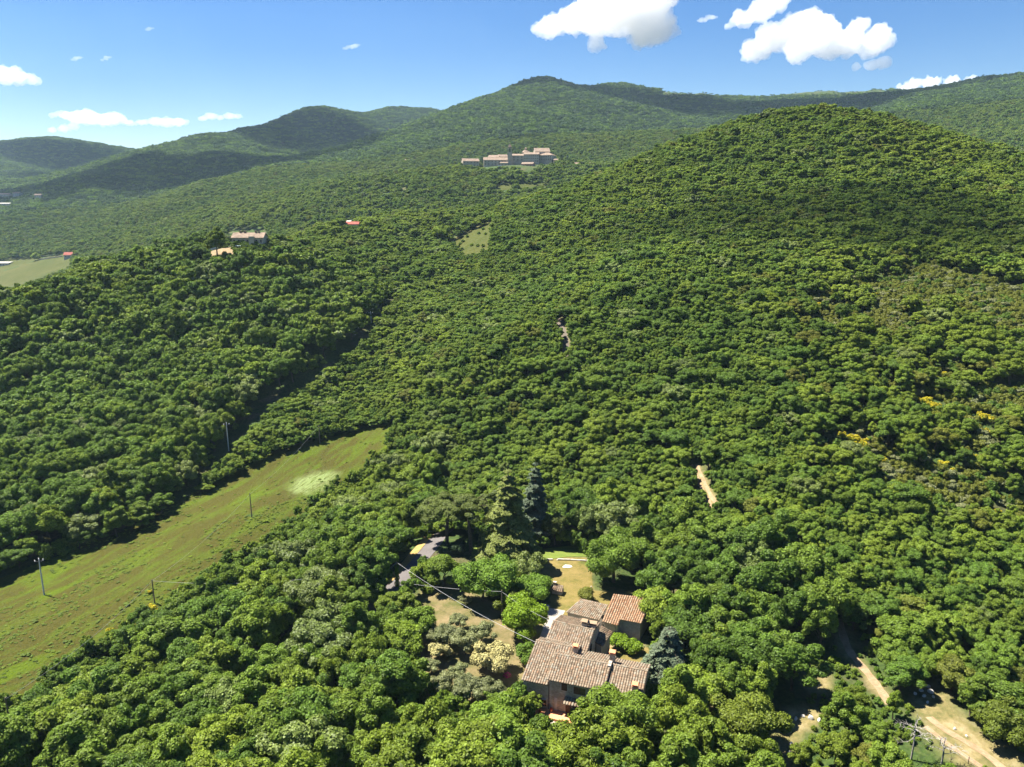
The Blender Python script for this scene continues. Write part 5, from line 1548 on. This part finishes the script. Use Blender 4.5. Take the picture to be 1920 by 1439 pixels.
far_house('village house with broad flat roof just right of bell tower', 960, 982, 312, 12.0, 14, M['far_wall'], 'shed', 2.5, 0, 2, 3, group=VG, Y=952)
far_house('three storey palace with rows of windows in the village middle', 982, 1010, 312, 13.5, 16, M['far_wall2'], 'gable', 2.5, -.06, 3, 7, group=VG, Y=950)
far_house('big angled right end house of hilltop village', 1009, 1035, 311, 12.0, 18, M['far_wall'], 'hip', 3.5, -.35, 2, 6, group=VG, Y=956)
far_house('large gabled upper house at back right of hilltop village', 1003, 1031, 300, 9.5, 18, M['far_wall'], 'gable', 4.5, .1, 1, 4, group=VG, Y=975)
far_house('low terrace house in front of the bell tower foot', 938, 952, 316, 6.0, 8, M['far_wall2'], 'shed', 1.2, 0, 1, 2, group=VG, Y=940)
far_house('pink plastered house standing below the hilltop village', 977, 999, 323, 8.0, 10, M['pink_wall'], 'gable', 2.0, -.3, 2, 3, group=VG, Y=925, dz=1)
far_house('tiny orange roofed house right of hilltop village', 1038, 1046, 307, 4.0, 6, M['far_wall2'], 'gable', 1.4, 0, 1, 2, group=VG, Y=950)
far_house('grey walled house farthest right beyond village trees', 1079, 1090, 318, 6.0, 8, M['far_wall'], 'gable', 1.6, .2, 1, 2, group=VG, Y=930)
far_house('small orange roofed house on slope right of grey walled house', 1107, 1117, 312, 2.6, 8, M['far_wall2'], 'gable', 1.6, .1, 1, 3, group=VG, Y=935)
far_house('low tiled house among trees far left of hilltop village', 760, 776, 306, 2.4, 8, M['far_wall'], 'gable', 1.5, .1, 1, 3, group=VG, dz=2)
far_house('long low roof left of the pink house', 962, 977, 319, 3.6, 6, M['far_wall2'], 'shed', 1.0, 0, 1, 3, group=VG, Y=928)
# bell tower
r0 = ray(956, 312); P0 = r0 * (946 / r0[1]); tw = label_thing('bell_tower', 'slender stone bell tower with pointed orange cap above village roofs', 'bell tower', (P0[0], 946, CAM_H + P0[2]), 0)
mb = MB(); mb.box((-2.6,0,-6), (2.6,5.2,15.5)).box((-2.75,-.15,15.5), (2.75,5.35,15.9))
for x in (-2.5, 1.7):
    for y in (.1, 4.3): mb.box((x, y, 15.9), (x + .8, y + .8, 20.2))
mb.box((-2.75,-.15,20.2), (2.75,5.35,20.8)); mb.build('wall', M['far_wall'], tw)
mb = MB(); mb.box((-.9,1.7,15.9), (.9,3.5,20.2)); mb.build('belfry', M['far_glass'], tw)
mb = MB(); mb.box((-1.8,.8,20.8), (1.8,4.4,21.8)).add([(-2.2,.4,21.8),(2.2,.4,21.8),(2.2,4.8,21.8),(-2.2,4.8,21.8),(0,2.6,26.0)], [(0,3,2,1),(0,1,4),(1,2,4),(2,3,4),(3,0,4)]); mb.build('cap', M['far_roof'], tw)
# church drum
r0 = ray(986, 296); P0 = r0 * (970 / r0[1]); ch = label_thing('church_dome', 'octagonal church drum with orange tiled roof and lantern in village', 'church', (P0[0], 970, CAM_H + P0[2]))
n = 8; oct_ = lambda R, z: [(math.cos(i*6.283/n+.39)*R, math.sin(i*6.283/n+.39)*R, z) for i in range(n)]
mb = MB(); mb.add(oct_(5.2,-8) + oct_(5.2,6.2), [tuple(range(n-1,-1,-1)), tuple(range(n,2*n))] + [(i,(i+1)%n,n+(i+1)%n,n+i) for i in range(n)]); mb.build('wall', M['far_wall2'], ch)
mb = MB(); mb.add(oct_(5.9,6.1) + oct_(1.8,9.0), [tuple(range(n-1,-1,-1)), tuple(range(n,2*n))] + [(i,(i+1)%n,n+(i+1)%n,n+i) for i in range(n)]); mb.add(oct_(1.5,9.0) + oct_(1.5,10.6), [tuple(range(n,2*n))] + [(i,(i+1)%n,n+(i+1)%n,n+i) for i in range(n)]); mb.add(oct_(1.9,10.6) + [(0,0,12.0)], [(i,(i+1)%n,n) for i in range(n)]); mb.build('roof', M['far_roof'], ch)
# white van below the village wall
r0 = ray(938, 314.5); P0 = r0 * (932 / r0[1]); vn = label_thing('van', 'tiny white van parked below the long village house', 'van', (P0[0], 932, CAM_H + P0[2]))
mb = MB(); mb.add([(-2.6,-1,.4),(2.6,-1,.4),(2.6,1,.4),(-2.6,1,.4),(-2.6,-1,2.3),(1.2,-1,2.3),(1.2,1,2.3),(-2.6,1,2.3),(2.4,-1,1.3),(2.4,1,1.3)], [(0,3,2,1),(0,1,8,5,4),(2,3,7,6,9),(1,2,9,8),(5,8,9,6),(4,5,6,7),(3,0,4,7)]); mb.build('body', M['white'], vn)
for x in (-1.7, 1.7):
    for y in (-1.0, 1.0):
        m_ = MB(); m_.tube([(x, y - .12, .42), (x, y + .12, .42)], .42, 8); m_.build('wheel', M['iron'], vn)
# terrace walls left of the village
mb = MB()
for i in range(14):
    q = at(838 + i * 3.2, 324 - i * .55); mb.box((q.x - 1.6, q.y - .4, q.z - 2), (q.x + 1.6, q.y + .4, q.z + 1.0 + (i % 3) * .3))
o = mb.build('terrace_wall', M['far_wall2']); tag(o, 'long pale retaining wall left of hilltop village', 'wall')
# house on the left ridge
rh = far_house('two storey stone house with brown tiled roof on the left ridge', 437, 494, 469, 5.9, 9, M['far_wall2'], 'gable', 2.1, .05, 1, 7, group='houses scattered over the valley', win=(.85, 1.5))
Wr = 57 * project(np.array(rh.location))[2] / FOC
mb = MB(); mb.box((.9,-1.3,-2), (3.4,.0,6.6)); mb.build('stair_tower', M['far_wall'], rh)
mb = MB(); mb.add([(-5.4,-2.9,2.1),(.8,-2.9,2.1),(.8,-.02,2.7),(-5.4,-.02,2.7),(-5.4,-2.9,2.0),(.8,-2.9,2.0),(.8,-.02,2.6),(-5.4,-.02,2.6)], [(0,1,2,3),(7,6,5,4),(0,4,5,1),(1,5,6,2),(2,6,7,3),(3,7,4,0)])
M['pale_green'] = plain('pale_green_sheet', (.55,.66,.56), .6, .3, 0, .06, 1)
o = mb.build('awning', M['pale_green'], rh)
for x in (-5.2, -2.3, .6):
    m_ = MB(); m_.tube([(x,-2.8,-.5),(x,-2.8,2.0)], .07, 5); m_.build('post', M['wood_brown'], o)
for x in (-4.3, -2.2, 3.2, 4.6):
    m_ = MB(); m_.box((x-.4,4.0,7.2), (x+.4,4.8,9.0)); m_.build('chimney', M['far_roof'], rh)
VF = 'houses scattered over the valley'
far_house('low house with red roof and white gable among ridge trees', 649, 672, 431, 2.0, 7, M['far_wall2'], 'gable', 1.3, .1, 1, 3, M['red_roof'], group=VF, dz=1.2)
far_house('little white shed roof just above the red roofed ridge house', 649, 657, 424, 1.6, 5, M['white_wall'], 'shed', .6, 0, 1, 1, M['white_wall'], group=VF, dz=2.2)
far_house('small pale flat roofed shed right of the ridge house', 523, 538, 457, 2.6, 5, M['white_wall'], 'shed', .3, 0, 1, 2, M['white_wall'], group=VF, dz=2.5)
far_house('long low roof on the yard left of the ridge house', 378, 410, 470, 3.0, 6, M['far_wall2'], 'shed', .8, 0, 1, 3, group=VF, dz=2.5)
far_house('house with bright red roof at edge of the valley field', 121, 145, 484, 3.6, 9, M['white_wall'], 'gable', 3.0, .2, 1, 4, M['red_roof'], group=VF)
far_house('long grey shed at far left of the valley field', -8, 16, 499, 3.6, 10, M['far_wall'], 'shed', 1.2, 0, 1, 4, M['white_wall'], group=VF)
far_house('farthest left pink roofed house on the far left slope', -4, 18, 379, 6, 12, M['far_wall2'], 'gable', 2.2, .1, 2, 4, group=VF, dz=9)
far_house('pale blue walled house on the far left slope', 24, 38, 377, 6, 10, M['white_wall'], 'gable', 2.2, -.2, 2, 3, M['far_roof'], group=VF, dz=9)
far_house('pale farm house hidden in trees right of the blue walled house', 66, 78, 381, 5, 10, M['far_wall2'], 'gable', 2.2, .1, 1, 3, group=VF, dz=9)
far_house('long white roofed house low on the far left slope', -4, 18, 396, 4, 8, M['far_wall2'], 'shed', 1.2, .15, 1, 4, M['white_wall'], group=VF, dz=9)
mb = MB()
for i in range(18):
    q = at(75 + i * 2.4, 488 - i * .35); mb.box((q.x - 1.2, q.y - .5, q.z - 1), (q.x + 1.2, q.y + .5, q.z + 1.6))
o = mb.build('field_wall', M['far_wall']); tag(o, 'grey stone wall along the far side of valley field', 'wall')
# cypresses on the ridge and dark trees by the village
def spindle(seed, h, r, mat):
    rng = np.random.default_rng(seed); n = 900; z = rng.uniform(0, 1, n); rr = r * np.sin(np.clip(z * 1.05, .02, 1) ** .6 * 3.0) ** .8; a = rng.uniform(0, 6.283, n)
    P = np.stack([np.cos(a) * rr, np.sin(a) * rr, z * h], -1); N = np.stack([np.cos(a), np.sin(a), np.full(n, .35)], -1); N = N + rand_dirs(n, rng) * .4; N /= np.linalg.norm(N, axis=1, keepdims=True)
    V, F = leaf_quads(P, N, .32, rng); return mesh_np('crown', V, F, [mat])
for u, v, h, r_, lab in ((414,462,9.5,.9,'thin dark cypress farther left of the ridge house'),(418,464,8.5,1.1,'dark cypress standing closest to left side of ridge house'),(491,450,6.5,.9,'thin dark cypress behind right end of ridge house'),
                         (903,314,15,4.2,'broad dark evergreen in front of the left village houses'),(1052,312,13,3.5,'dark evergreen right behind the last village house'),(1064,312,12,3.8,'dark evergreen at right end of the hilltop village'),
                         (946,448,16,3.2,'dark evergreen at tip of the small hill meadow')):
    if u == 946: u, v = 828, 446
    p = at(u, v); plant('cypress_tree', lab, 'cypress', p, spindle(int(u), h, r_, M['leaf_cypress']), None, group='cypress trees near the far houses')
for u, v, R, h, lab in ((400,462,5,8,'broad olive brown tree left of the two ridge cypresses'),(428,460,4,8.5,'round olive brown tree between cypresses and ridge house'),(459,448,4,8,'bright green tree behind the ridge house'),(66,489,6,9,'round green tree alone in the valley field'),(826,452,6,10,'vivid light green tree left of small hill meadow')):
    p = at(u, v); plant('valley_tree', lab, 'tree', p, crown_mesh(M['leaf_light' if R > 4 and u in (459, 66, 826) else 'leaf_brown'], int(u), R, h - 4, 4, 20, (.3,.45), 1500, .4), trunk_mesh(int(u), h * .6, .3), group='trees standing out in the valley')
# ------------------------------------------------------------------ plant the woods
def zone_words(u, v):
    """where a tree stands, told by things one can find"""
    LM = [('the lone meadow pole',472,960),('the tall crossarm pole',80,1100),('the broom pole',290,1120),('the white flowered meadow patch',590,905),('the meadow tip',735,805),
          ('the shaded asphalt road',680,1165),('the pale flowering tree',610,1100),('the umbrella pines',835,960),('the grey cedar',1003,930),('the dry lawn',1085,1075),
          ('the outbuilding',1190,1140),('the blue grey cedar',1250,1220),('the two rut track',1325,915),('the gravel path bend',1058,635),('the main broom clump',1605,820),
          ('the right hand broom',1845,785),('the dry glade',1490,1380),('the round evergreen',1395,1350),('the white track rocks',1740,1298),('the dirt track',1590,1215),
          ('the patio',1030,1355),('the olive garden',860,1240),('the bramble bank',510,1300),('the lowest meadow pole',18,1340),('the dark lane pole',696,600),
          ('the half sunk crossarm pole',428,830),('the hill meadow',885,450),('the ridge house',466,455),('the dead tree',1710,1390),('the corner evergreen',1878,1350)]
    b = min(LM, key=lambda q: (q[1] - u) ** 2 + ((q[2] - v) * 1.3) ** 2)
    du, dv = u - b[1], (v - b[2]) * 1.3
    w = ('right of' if du > 0 else 'left of') if abs(du) > abs(dv) else ('downhill of' if dv > 0 else 'uphill of')
    return w + ' ' + b[0], math.hypot(du, dv)
TONE_W = {'deep': 'deep green', 'mid': 'mid green', 'light': 'light yellowish green', 'silver': 'silvery green', 'brown': 'brownish olive'}
SHAPE_W = ['broad', 'rounded', 'tall', 'ragged']
ORD = ['', 'second', 'third', 'fourth', 'fifth', 'sixth', 'seventh', 'eighth', 'ninth', 'tenth', 'eleventh', 'twelfth']
N_SINGLE = 300
def plant_woods():
    P, rad, h, z = scatter_near()
    rng = np.random.default_rng(5)
    tone = tone_pick(P, z, rng)
    d = np.hypot(P[:, 0], P[:, 1])
    # which trees show largest: near ones hide those behind them
    nb = 4
    W, Hh = 1920 // nb, 1440 // nb
    buf = np.full((Hh, W), -1, np.int32)
    for i in np.argsort(-d):
        u, v, w = project(P[i] + [0, 0, h[i] * .55])
        if w < 1: continue
        ru, rv = FOC * rad[i] / w / nb, FOC * h[i] * .45 / w / nb
        u, v = u / nb, v / nb
        x0, x1 = max(0, int(u - ru)), min(W, int(u + ru) + 1); y0, y1 = max(0, int(v - rv)), min(Hh, int(v + rv) + 1)
        if x0 >= x1 or y0 >= y1: continue
        yy, xx = np.ogrid[y0:y1, x0:x1]
        m = ((xx - u) / ru) ** 2 + ((yy - v) / rv) ** 2 < 1
        buf[y0:y1, x0:x1][m] = i
    cnt = np.bincount(buf[buf >= 0], minlength=len(P))
    single = np.zeros(len(P), bool); single[np.argsort(-cnt)[:N_SINGLE]] = True
    rot = rng.uniform(0, 6.283, len(P))
    wob = rng.uniform(.86, 1.16, len(P)); sc = np.stack([rad / 4 * wob, rad / 4 / wob, h / 9], -1)
    near_of = {t: [i for i, n in enumerate(NEAR) if n[1] == t] for t in TONES}
    mid_of = {t: [i for i, n in enumerate(MID) if n[1] == t] for t in TONES}
    pick = lambda table: np.array([table[t][int(q * len(table[t]))] for t, q in zip(tone, rng.uniform(size=len(P)))])
    near_i, mid_i = pick(near_of), pick(mid_of)
    a = ~single & (d < 290); b = ~single & ~a
    gn_instances('woodland', P[a], rot[a], sc[a], near_i[a], SRC['near trees'])
    gn_instances('hillside_woodland', P[b], rot[b], sc[b], mid_i[b], SRC['mid trees'])
    # the trees that show largest, each an object with trunk and crown
    TR = [trunk_mesh(400 + k, 6.0, .24, 6, 1.8) for k in range(4)]
    info = []
    for i in np.where(single)[0]:
        u, v, _w = project(P[i] + [0, 0, h[i] * .55])
        where, dist = zone_words(u, v)
        sh, tn, me = NEAR[near_i[i]]
        info.append((f'{TONE_W[tn]} {SHAPE_W[sh]} tree {where}', where, dist, i, sh, me))
    info.sort(key=lambda t: (t[0], t[2]))
    last = None; k = 0; many = {}
    for q in info: many[q[0]] = many.get(q[0], 0) + 1
    for lab, where, dist, i, sh, me in info:
        k = k + 1 if lab == last else 0
        last = lab
        full = f'{ORD[min(k, 11)]} nearest {lab}'.strip() if k else (f'nearest {lab}' if many[lab] > 1 else lab)
        o = empty('broadleaf_tree', P[i], rot[i]); o.scale = sc[i]
        tag(o, full, 'tree', 'broadleaf trees of the woods')
        obj('trunk', TR[sh], o); obj('crown', me, o)
    # low growth fills the gaps between the crowns
    gx0, gy0 = -330, 60; gw, gh_ = 720, 420
    cov = np.zeros((gw, gh_), bool)
    for p, r in list(zip(P[:, :2], rad * .80)) + [((hx, hy), hr * .9) for hx, hy, hr in HAND]:
        x0, x1, y0, y1 = int(p[0] - r - gx0), int(p[0] + r - gx0) + 1, int(p[1] - r - gy0), int(p[1] + r - gy0) + 1
        if x1 <= 0 or y1 <= 0 or x0 >= gw or y0 >= gh_: continue
        x0, y0 = max(x0, 0), max(y0, 0); x1, y1 = min(x1, gw), min(y1, gh_)
        xx, yy = np.ogrid[x0:x1, y0:y1]
        cov[x0:x1, y0:y1] |= (xx + gx0 - p[0]) ** 2 + (yy + gy0 - p[1]) ** 2 < r * r
    x, y = hexgrid(gx0 + 1, gx0 + gw - 2, gy0 + 1, gy0 + gh_ - 2, 1.75, .35, rng)
    ok = ~cov[np.clip((x - gx0).astype(int), 0, gw - 1), np.clip((y - gy0).astype(int), 0, gh_ - 1)]
    U = np.stack([x, y, height(x, y)], -1)[ok]
    U = U[in_frame(U, 60)]
    p = project(U)
    dry = in_poly(p[:, 0], p[:, 1], [(1430,1180),(1700,1180),(1960,1220),(1960,1500),(1430,1500)])
    r_ = np.where(dry, rng.uniform(.4, 1.0, len(U)), rng.uniform(.8, 1.7, len(U)))
    names = {k: v for k, v in CLEAR.items()}
    k = clear_of(U, r_ * .9, names) & ~(dry & (fbm(U[:, 0] / 9, U[:, 1] / 9, 55, 3) > .55))
    U, r_, p, dry = U[k], r_[k], p[k], dry[k]
    zu = zone_of(p)
    up = np.where(np.isin(zu, ['hill', 'strip']) & ~dry, rng.uniform(1.6, 3.0, len(U)), rng.uniform(.9, 1.8, len(U)))
    scr0 = in_poly(p[:, 0], p[:, 1], [(1480,520),(1950,480),(2000,1000),(1700,960),(1520,860)]); up = np.where(scr0 | dry, rng.uniform(.8, 1.3, len(U)), up)
    # a few bushes on the small hill meadow
    q = [at(u, v) for u, v in ((905,432),(898,440),(910,441),(884,462),(896,463),(906,463),(905,472),(868,455),(862,460),(858,466),(876,446),(866,470))]
    q = np.array([tuple(t) for t in q]); U = np.concatenate([U, q]); r_ = np.concatenate([r_, np.full(len(q), 1.3)]); up = np.concatenate([up, np.full(len(q), 1.0)]); p = project(U)
    scr = in_poly(p[:, 0], p[:, 1], [(1380,480),(1950,440),(2000,1050),(1650,1000),(1450,860)])
    wh = np.where(scr, rng.choice([0, 3, 3, 3, 4], len(U)), rng.choice([0, 1, 1, 2, 2], len(U)))
    tallr = up > 1.55
    rr_, hh_ = rng.uniform(1.2, 2.1, len(U)) / 4, rng.uniform(3.2, 5.2, len(U)) / 9
    gn_instances('young_growth', U[tallr], rng.uniform(0, 6.283, tallr.sum()), np.stack([rr_, rr_, hh_], -1)[tallr], rng.integers(0, 9, tallr.sum()), SRC['mid trees'])
    tl = ~tallr
    gn_instances('undergrowth', U[tl], rng.uniform(0, 6.283, tl.sum()), np.stack([r_, r_, r_ * up], -1)[tl], wh[tl], SRC['bushes'])
    # rank weeds in the meadow
    x, y = hexgrid(-230, 10, 110, 330, .95, .4, rng)
    U = np.stack([x, y, height(x, y) + .04], -1); p = project(U)
    k = in_poly(p[:, 0], p[:, 1], MEADOW_W)
    U = U[k]
    t = math.radians(-66); xr, yr = U[:, 0] * math.cos(t) - U[:, 1] * math.sin(t), U[:, 0] * math.sin(t) + U[:, 1] * math.cos(t)
    f = fbm(xr / 24, yr / 8, 66, 4)
    U = U[(rng.uniform(size=len(f)) < np.clip((f - .53) * 3, .03, .45))]
    s = rng.uniform(.16, .46, len(U)) * np.where(rng.uniform(size=len(U)) < .04, 1.8, 1)
    gn_instances('meadow_weeds', U, rng.uniform(0, 6.283, len(U)), np.stack([s, s, s * .4], -1), rng.choice([5, 5, 5, 6], len(U)), SRC['bushes'])
    Pm, rm, hm = scatter_mid()
    tm = tone_pick(Pm, np.full(len(Pm), 'hill'), rng)
    im = np.array([mid_of[t][int(q * 3)] for t, q in zip(tm, rng.uniform(size=len(Pm)))])
    gn_instances('valley_woodland', Pm, rng.uniform(0, 6.283, len(Pm)), np.stack([rm / 4, rm / 4, hm / 9], -1), im, SRC['mid trees'])
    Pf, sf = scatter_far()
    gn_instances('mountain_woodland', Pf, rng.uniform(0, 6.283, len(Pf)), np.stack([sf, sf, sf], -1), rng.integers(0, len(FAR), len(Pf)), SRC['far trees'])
    print('COUNTS near', a.sum(), 'hill', b.sum(), 'valley', len(Pm), 'far', len(Pf), 'weeds', len(U))
plant_woods()
# ------------------------------------------------------------------ clouds: lumpy bodies of thin white vapour, far beyond the hills
def cloud_mat(name, dens):
    g = NT_(name)
    v = g.n('VolumePrincipled', {'Color': (1,1,1,1), 'Density': dens, 'Anisotropy': .1})
    g.t.links.new(v.outputs[0], g.out.inputs['Volume']); return g.m
M['cloud'] = cloud_mat('cloud_vapour', .005)
M['wisp'] = cloud_mat('thin_vapour', .0045)
ctex = []
for sc_, in ((260,), (90,), (42,), (18,)):
    t = bpy.data.textures.new('billow', 'CLOUDS'); t.noise_scale = sc_; t.noise_depth = 3; ctex.append(t)
def cloud(label, blobs, D=9000, vox=11, disp=(130, 100, 85, 45), mat='cloud', flat=.8, wide=1.0):
    bm = bmesh.new(); W = []
    for u, v, r in blobs:
        q = ray(u, v); q = q * (D / q[1]); W.append((Vector((q[0], q[1], CAM_H + q[2])), r * D / FOC))
    c0 = sum((w[0] for w in W), Vector()) / len(W)
    rng = np.random.default_rng(int(abs(blobs[0][0])))
    for c, R in W:
        bmesh.ops.create_icosphere(bm, subdivisions=3, radius=R, matrix=Matrix.Translation(c - c0 + Vector((0, float(rng.uniform(-.5, .5)) * R, 0))) @ Matrix.Diagonal((wide, 1.1, flat, 1)))
    me = bpy.data.meshes.new('cloud'); bm.to_mesh(me); bm.free(); me.materials.append(M[mat])
    o = obj('cloud', me); o.location = c0
    k = D / 9000
    m = o.modifiers.new('merge', 'REMESH'); m.mode = 'VOXEL'; m.voxel_size = vox * k
    for t, s in zip(ctex, disp):
        d = o.modifiers.new('billow', 'DISPLACE'); d.texture = t; d.strength = s * k; d.mid_level = .5; d.texture_coords = 'GLOBAL'
    m = o.modifiers.new('merge2', 'REMESH'); m.mode = 'VOXEL'; m.voxel_size = vox * k * .9
    return tag(o, label, 'cloud', 'fair weather clouds')
cloud('big white cloud cut by the top edge, left of two right hand clouds', [(1035,48,24),(1075,38,30),(1120,25,42),(1170,15,50),(1220,45,42),(1195,72,20),(1120,82,16),(1110,92,9),(1250,55,22),(1140,-30,50),(1220,-15,50),(1010,52,12)])
cloud('slanting white cloud touching the biggest right hand cloud', [(1368,50,10),(1392,36,18),(1425,20,22),(1458,4,16)], vox=13)
cloud('biggest puffy right hand cloud with grey underside', [(1412,95,24),(1450,72,32),(1495,55,36),(1540,62,38),(1500,92,26),(1548,96,20),(1585,82,30),(1608,50,20),(1650,72,26),(1625,96,20),(1672,74,15)])
cloud('small flat cloud just under the biggest right hand cloud', [(1608,125,9),(1632,122,12),(1655,118,10)], vox=12, disp=(90,50,20))
cloud('white cloud rising from behind the right mountain ridge', [(1690,168,9),(1715,160,12),(1745,156,14),(1785,156,12),(1820,152,9),(1845,150,6)], D=14000, vox=10)
cloud('white cloud cut by the left edge', [(-22,146,20),(8,142,19),(35,144,17),(58,148,9)], vox=13)
cloud('long white cloud above the far left hill', [(100,214,7),(125,217,12),(150,220,17),(172,223,19),(195,224,17),(216,222,15),(236,228,9),(96,243,7),(118,242,8),(136,238,10)], vox=8, disp=(30,60,55,30), flat=.65, wide=1.35)
cloud('narrow white cloud right of the long left cloud', [(246,231,8),(268,229,10),(290,228,11),(312,229,12),(330,229,11),(344,230,7)], vox=8, disp=(30,50,45,26), flat=.65, wide=1.4)
cloud('small ragged cloud low over the left mountain slope', [(382,222,7),(396,219,9),(412,220,7),(430,218,9),(446,219,6)], vox=7, disp=(20,40,36,24), flat=.65, wide=1.4)
for lab, u, v, k in (('wisp of cloud alone in middle of the sky', 660, 87, 1.3), ('left one of two tiny wisps high on the left', 145, 110, .9), ('right one of two tiny wisps high on the left', 200, 109, .9),
                     ('faint tiny wisp nearest to upper left corner', 281, 54, .7), ('faint wisp between the two big right hand clouds', 1325, 35, 1.6)):
    cloud(lab, [(u - 9*k, v + 3*k, 3*k), (u - 3*k, v + 1*k, 4*k), (u + 3*k, v - 1*k, 4.6*k), (u + 8*k, v - 2*k, 3.4*k)], vox=5, disp=(10, 30, 30, 20), mat='wisp', flat=.6, wide=1.4)
# clouds overhead, out of view, whose shadows lie across the hills
M['low_cloud'] = cloud_mat('low_vapour', .02)
def shade_cloud(label, tgt, rise, puffs, vox):
    c0 = Vector(tgt) + SUN_DIR * rise
    bm = bmesh.new()
    for dx, dy, R in puffs:
        bmesh.ops.create_icosphere(bm, subdivisions=3, radius=R, matrix=Matrix.Translation((dx, dy, 0)) @ Matrix.Diagonal((1, .8, .35, 1)))
    me = bpy.data.meshes.new('cloud'); bm.to_mesh(me); bm.free(); me.materials.append(M['low_cloud'])
    o = obj('cloud', me); o.location = c0
    m = o.modifiers.new('merge', 'REMESH'); m.mode = 'VOXEL'; m.voxel_size = vox
    for t, s in zip(ctex, (0, vox * 6, vox * 2.5)):
        if s: d = o.modifiers.new('billow', 'DISPLACE'); d.texture = t; d.strength = s; d.texture_coords = 'GLOBAL'
    return tag(o, label, 'cloud', 'fair weather clouds')
shade_cloud('cloud overhead that shades the wooded hill on the right', at(1640, 420), 1500, ((-100,30,32),(-55,15,40),(-10,0,42),(40,-8,42),(90,-12,40),(135,-20,36)), 7)
shade_cloud('cloud overhead that shades the mountain at the left', at(560, 245), 1900, ((-650,100,250),(-300,30,300),(80,-20,320),(420,60,260)), 40)
shade_cloud('cloud overhead that shades the long slope left of the village', at(330, 320), 1700, ((-330,60,170),(-120,10,210),(120,-20,210),(330,10,150)), 30)
shade_cloud('cloud overhead that shades the farthest left hill', at(110, 300), 2300, ((-420,0,260),(-60,40,300),(300,0,280)), 40)
shade_cloud('cloud overhead that shades the long mountain behind the hill', at(1440, 205), 1900, ((-420,40,200),(-120,0,230),(200,-20,230),(520,20,200)), 40)

# ------------------------------------------------------------------ the air: one box of thin haze over everything below the clouds
mb = MB(); mb.box((-8300, -8300, float(GZ.min()) - 3), (8300, 8300, float(GZ.max()) + 40))
hz_o = mb.build('haze', None); tag(hz_o, kind='stuff')
g = NT_('haze'); v = g.n('VolumePrincipled', {'Color': (.56,.78,1.0,1), 'Density': .00005, 'Anisotropy': .2})
g.t.links.new(v.outputs[0], g.out.inputs['Volume']); hz_o.data.materials.append(g.m)
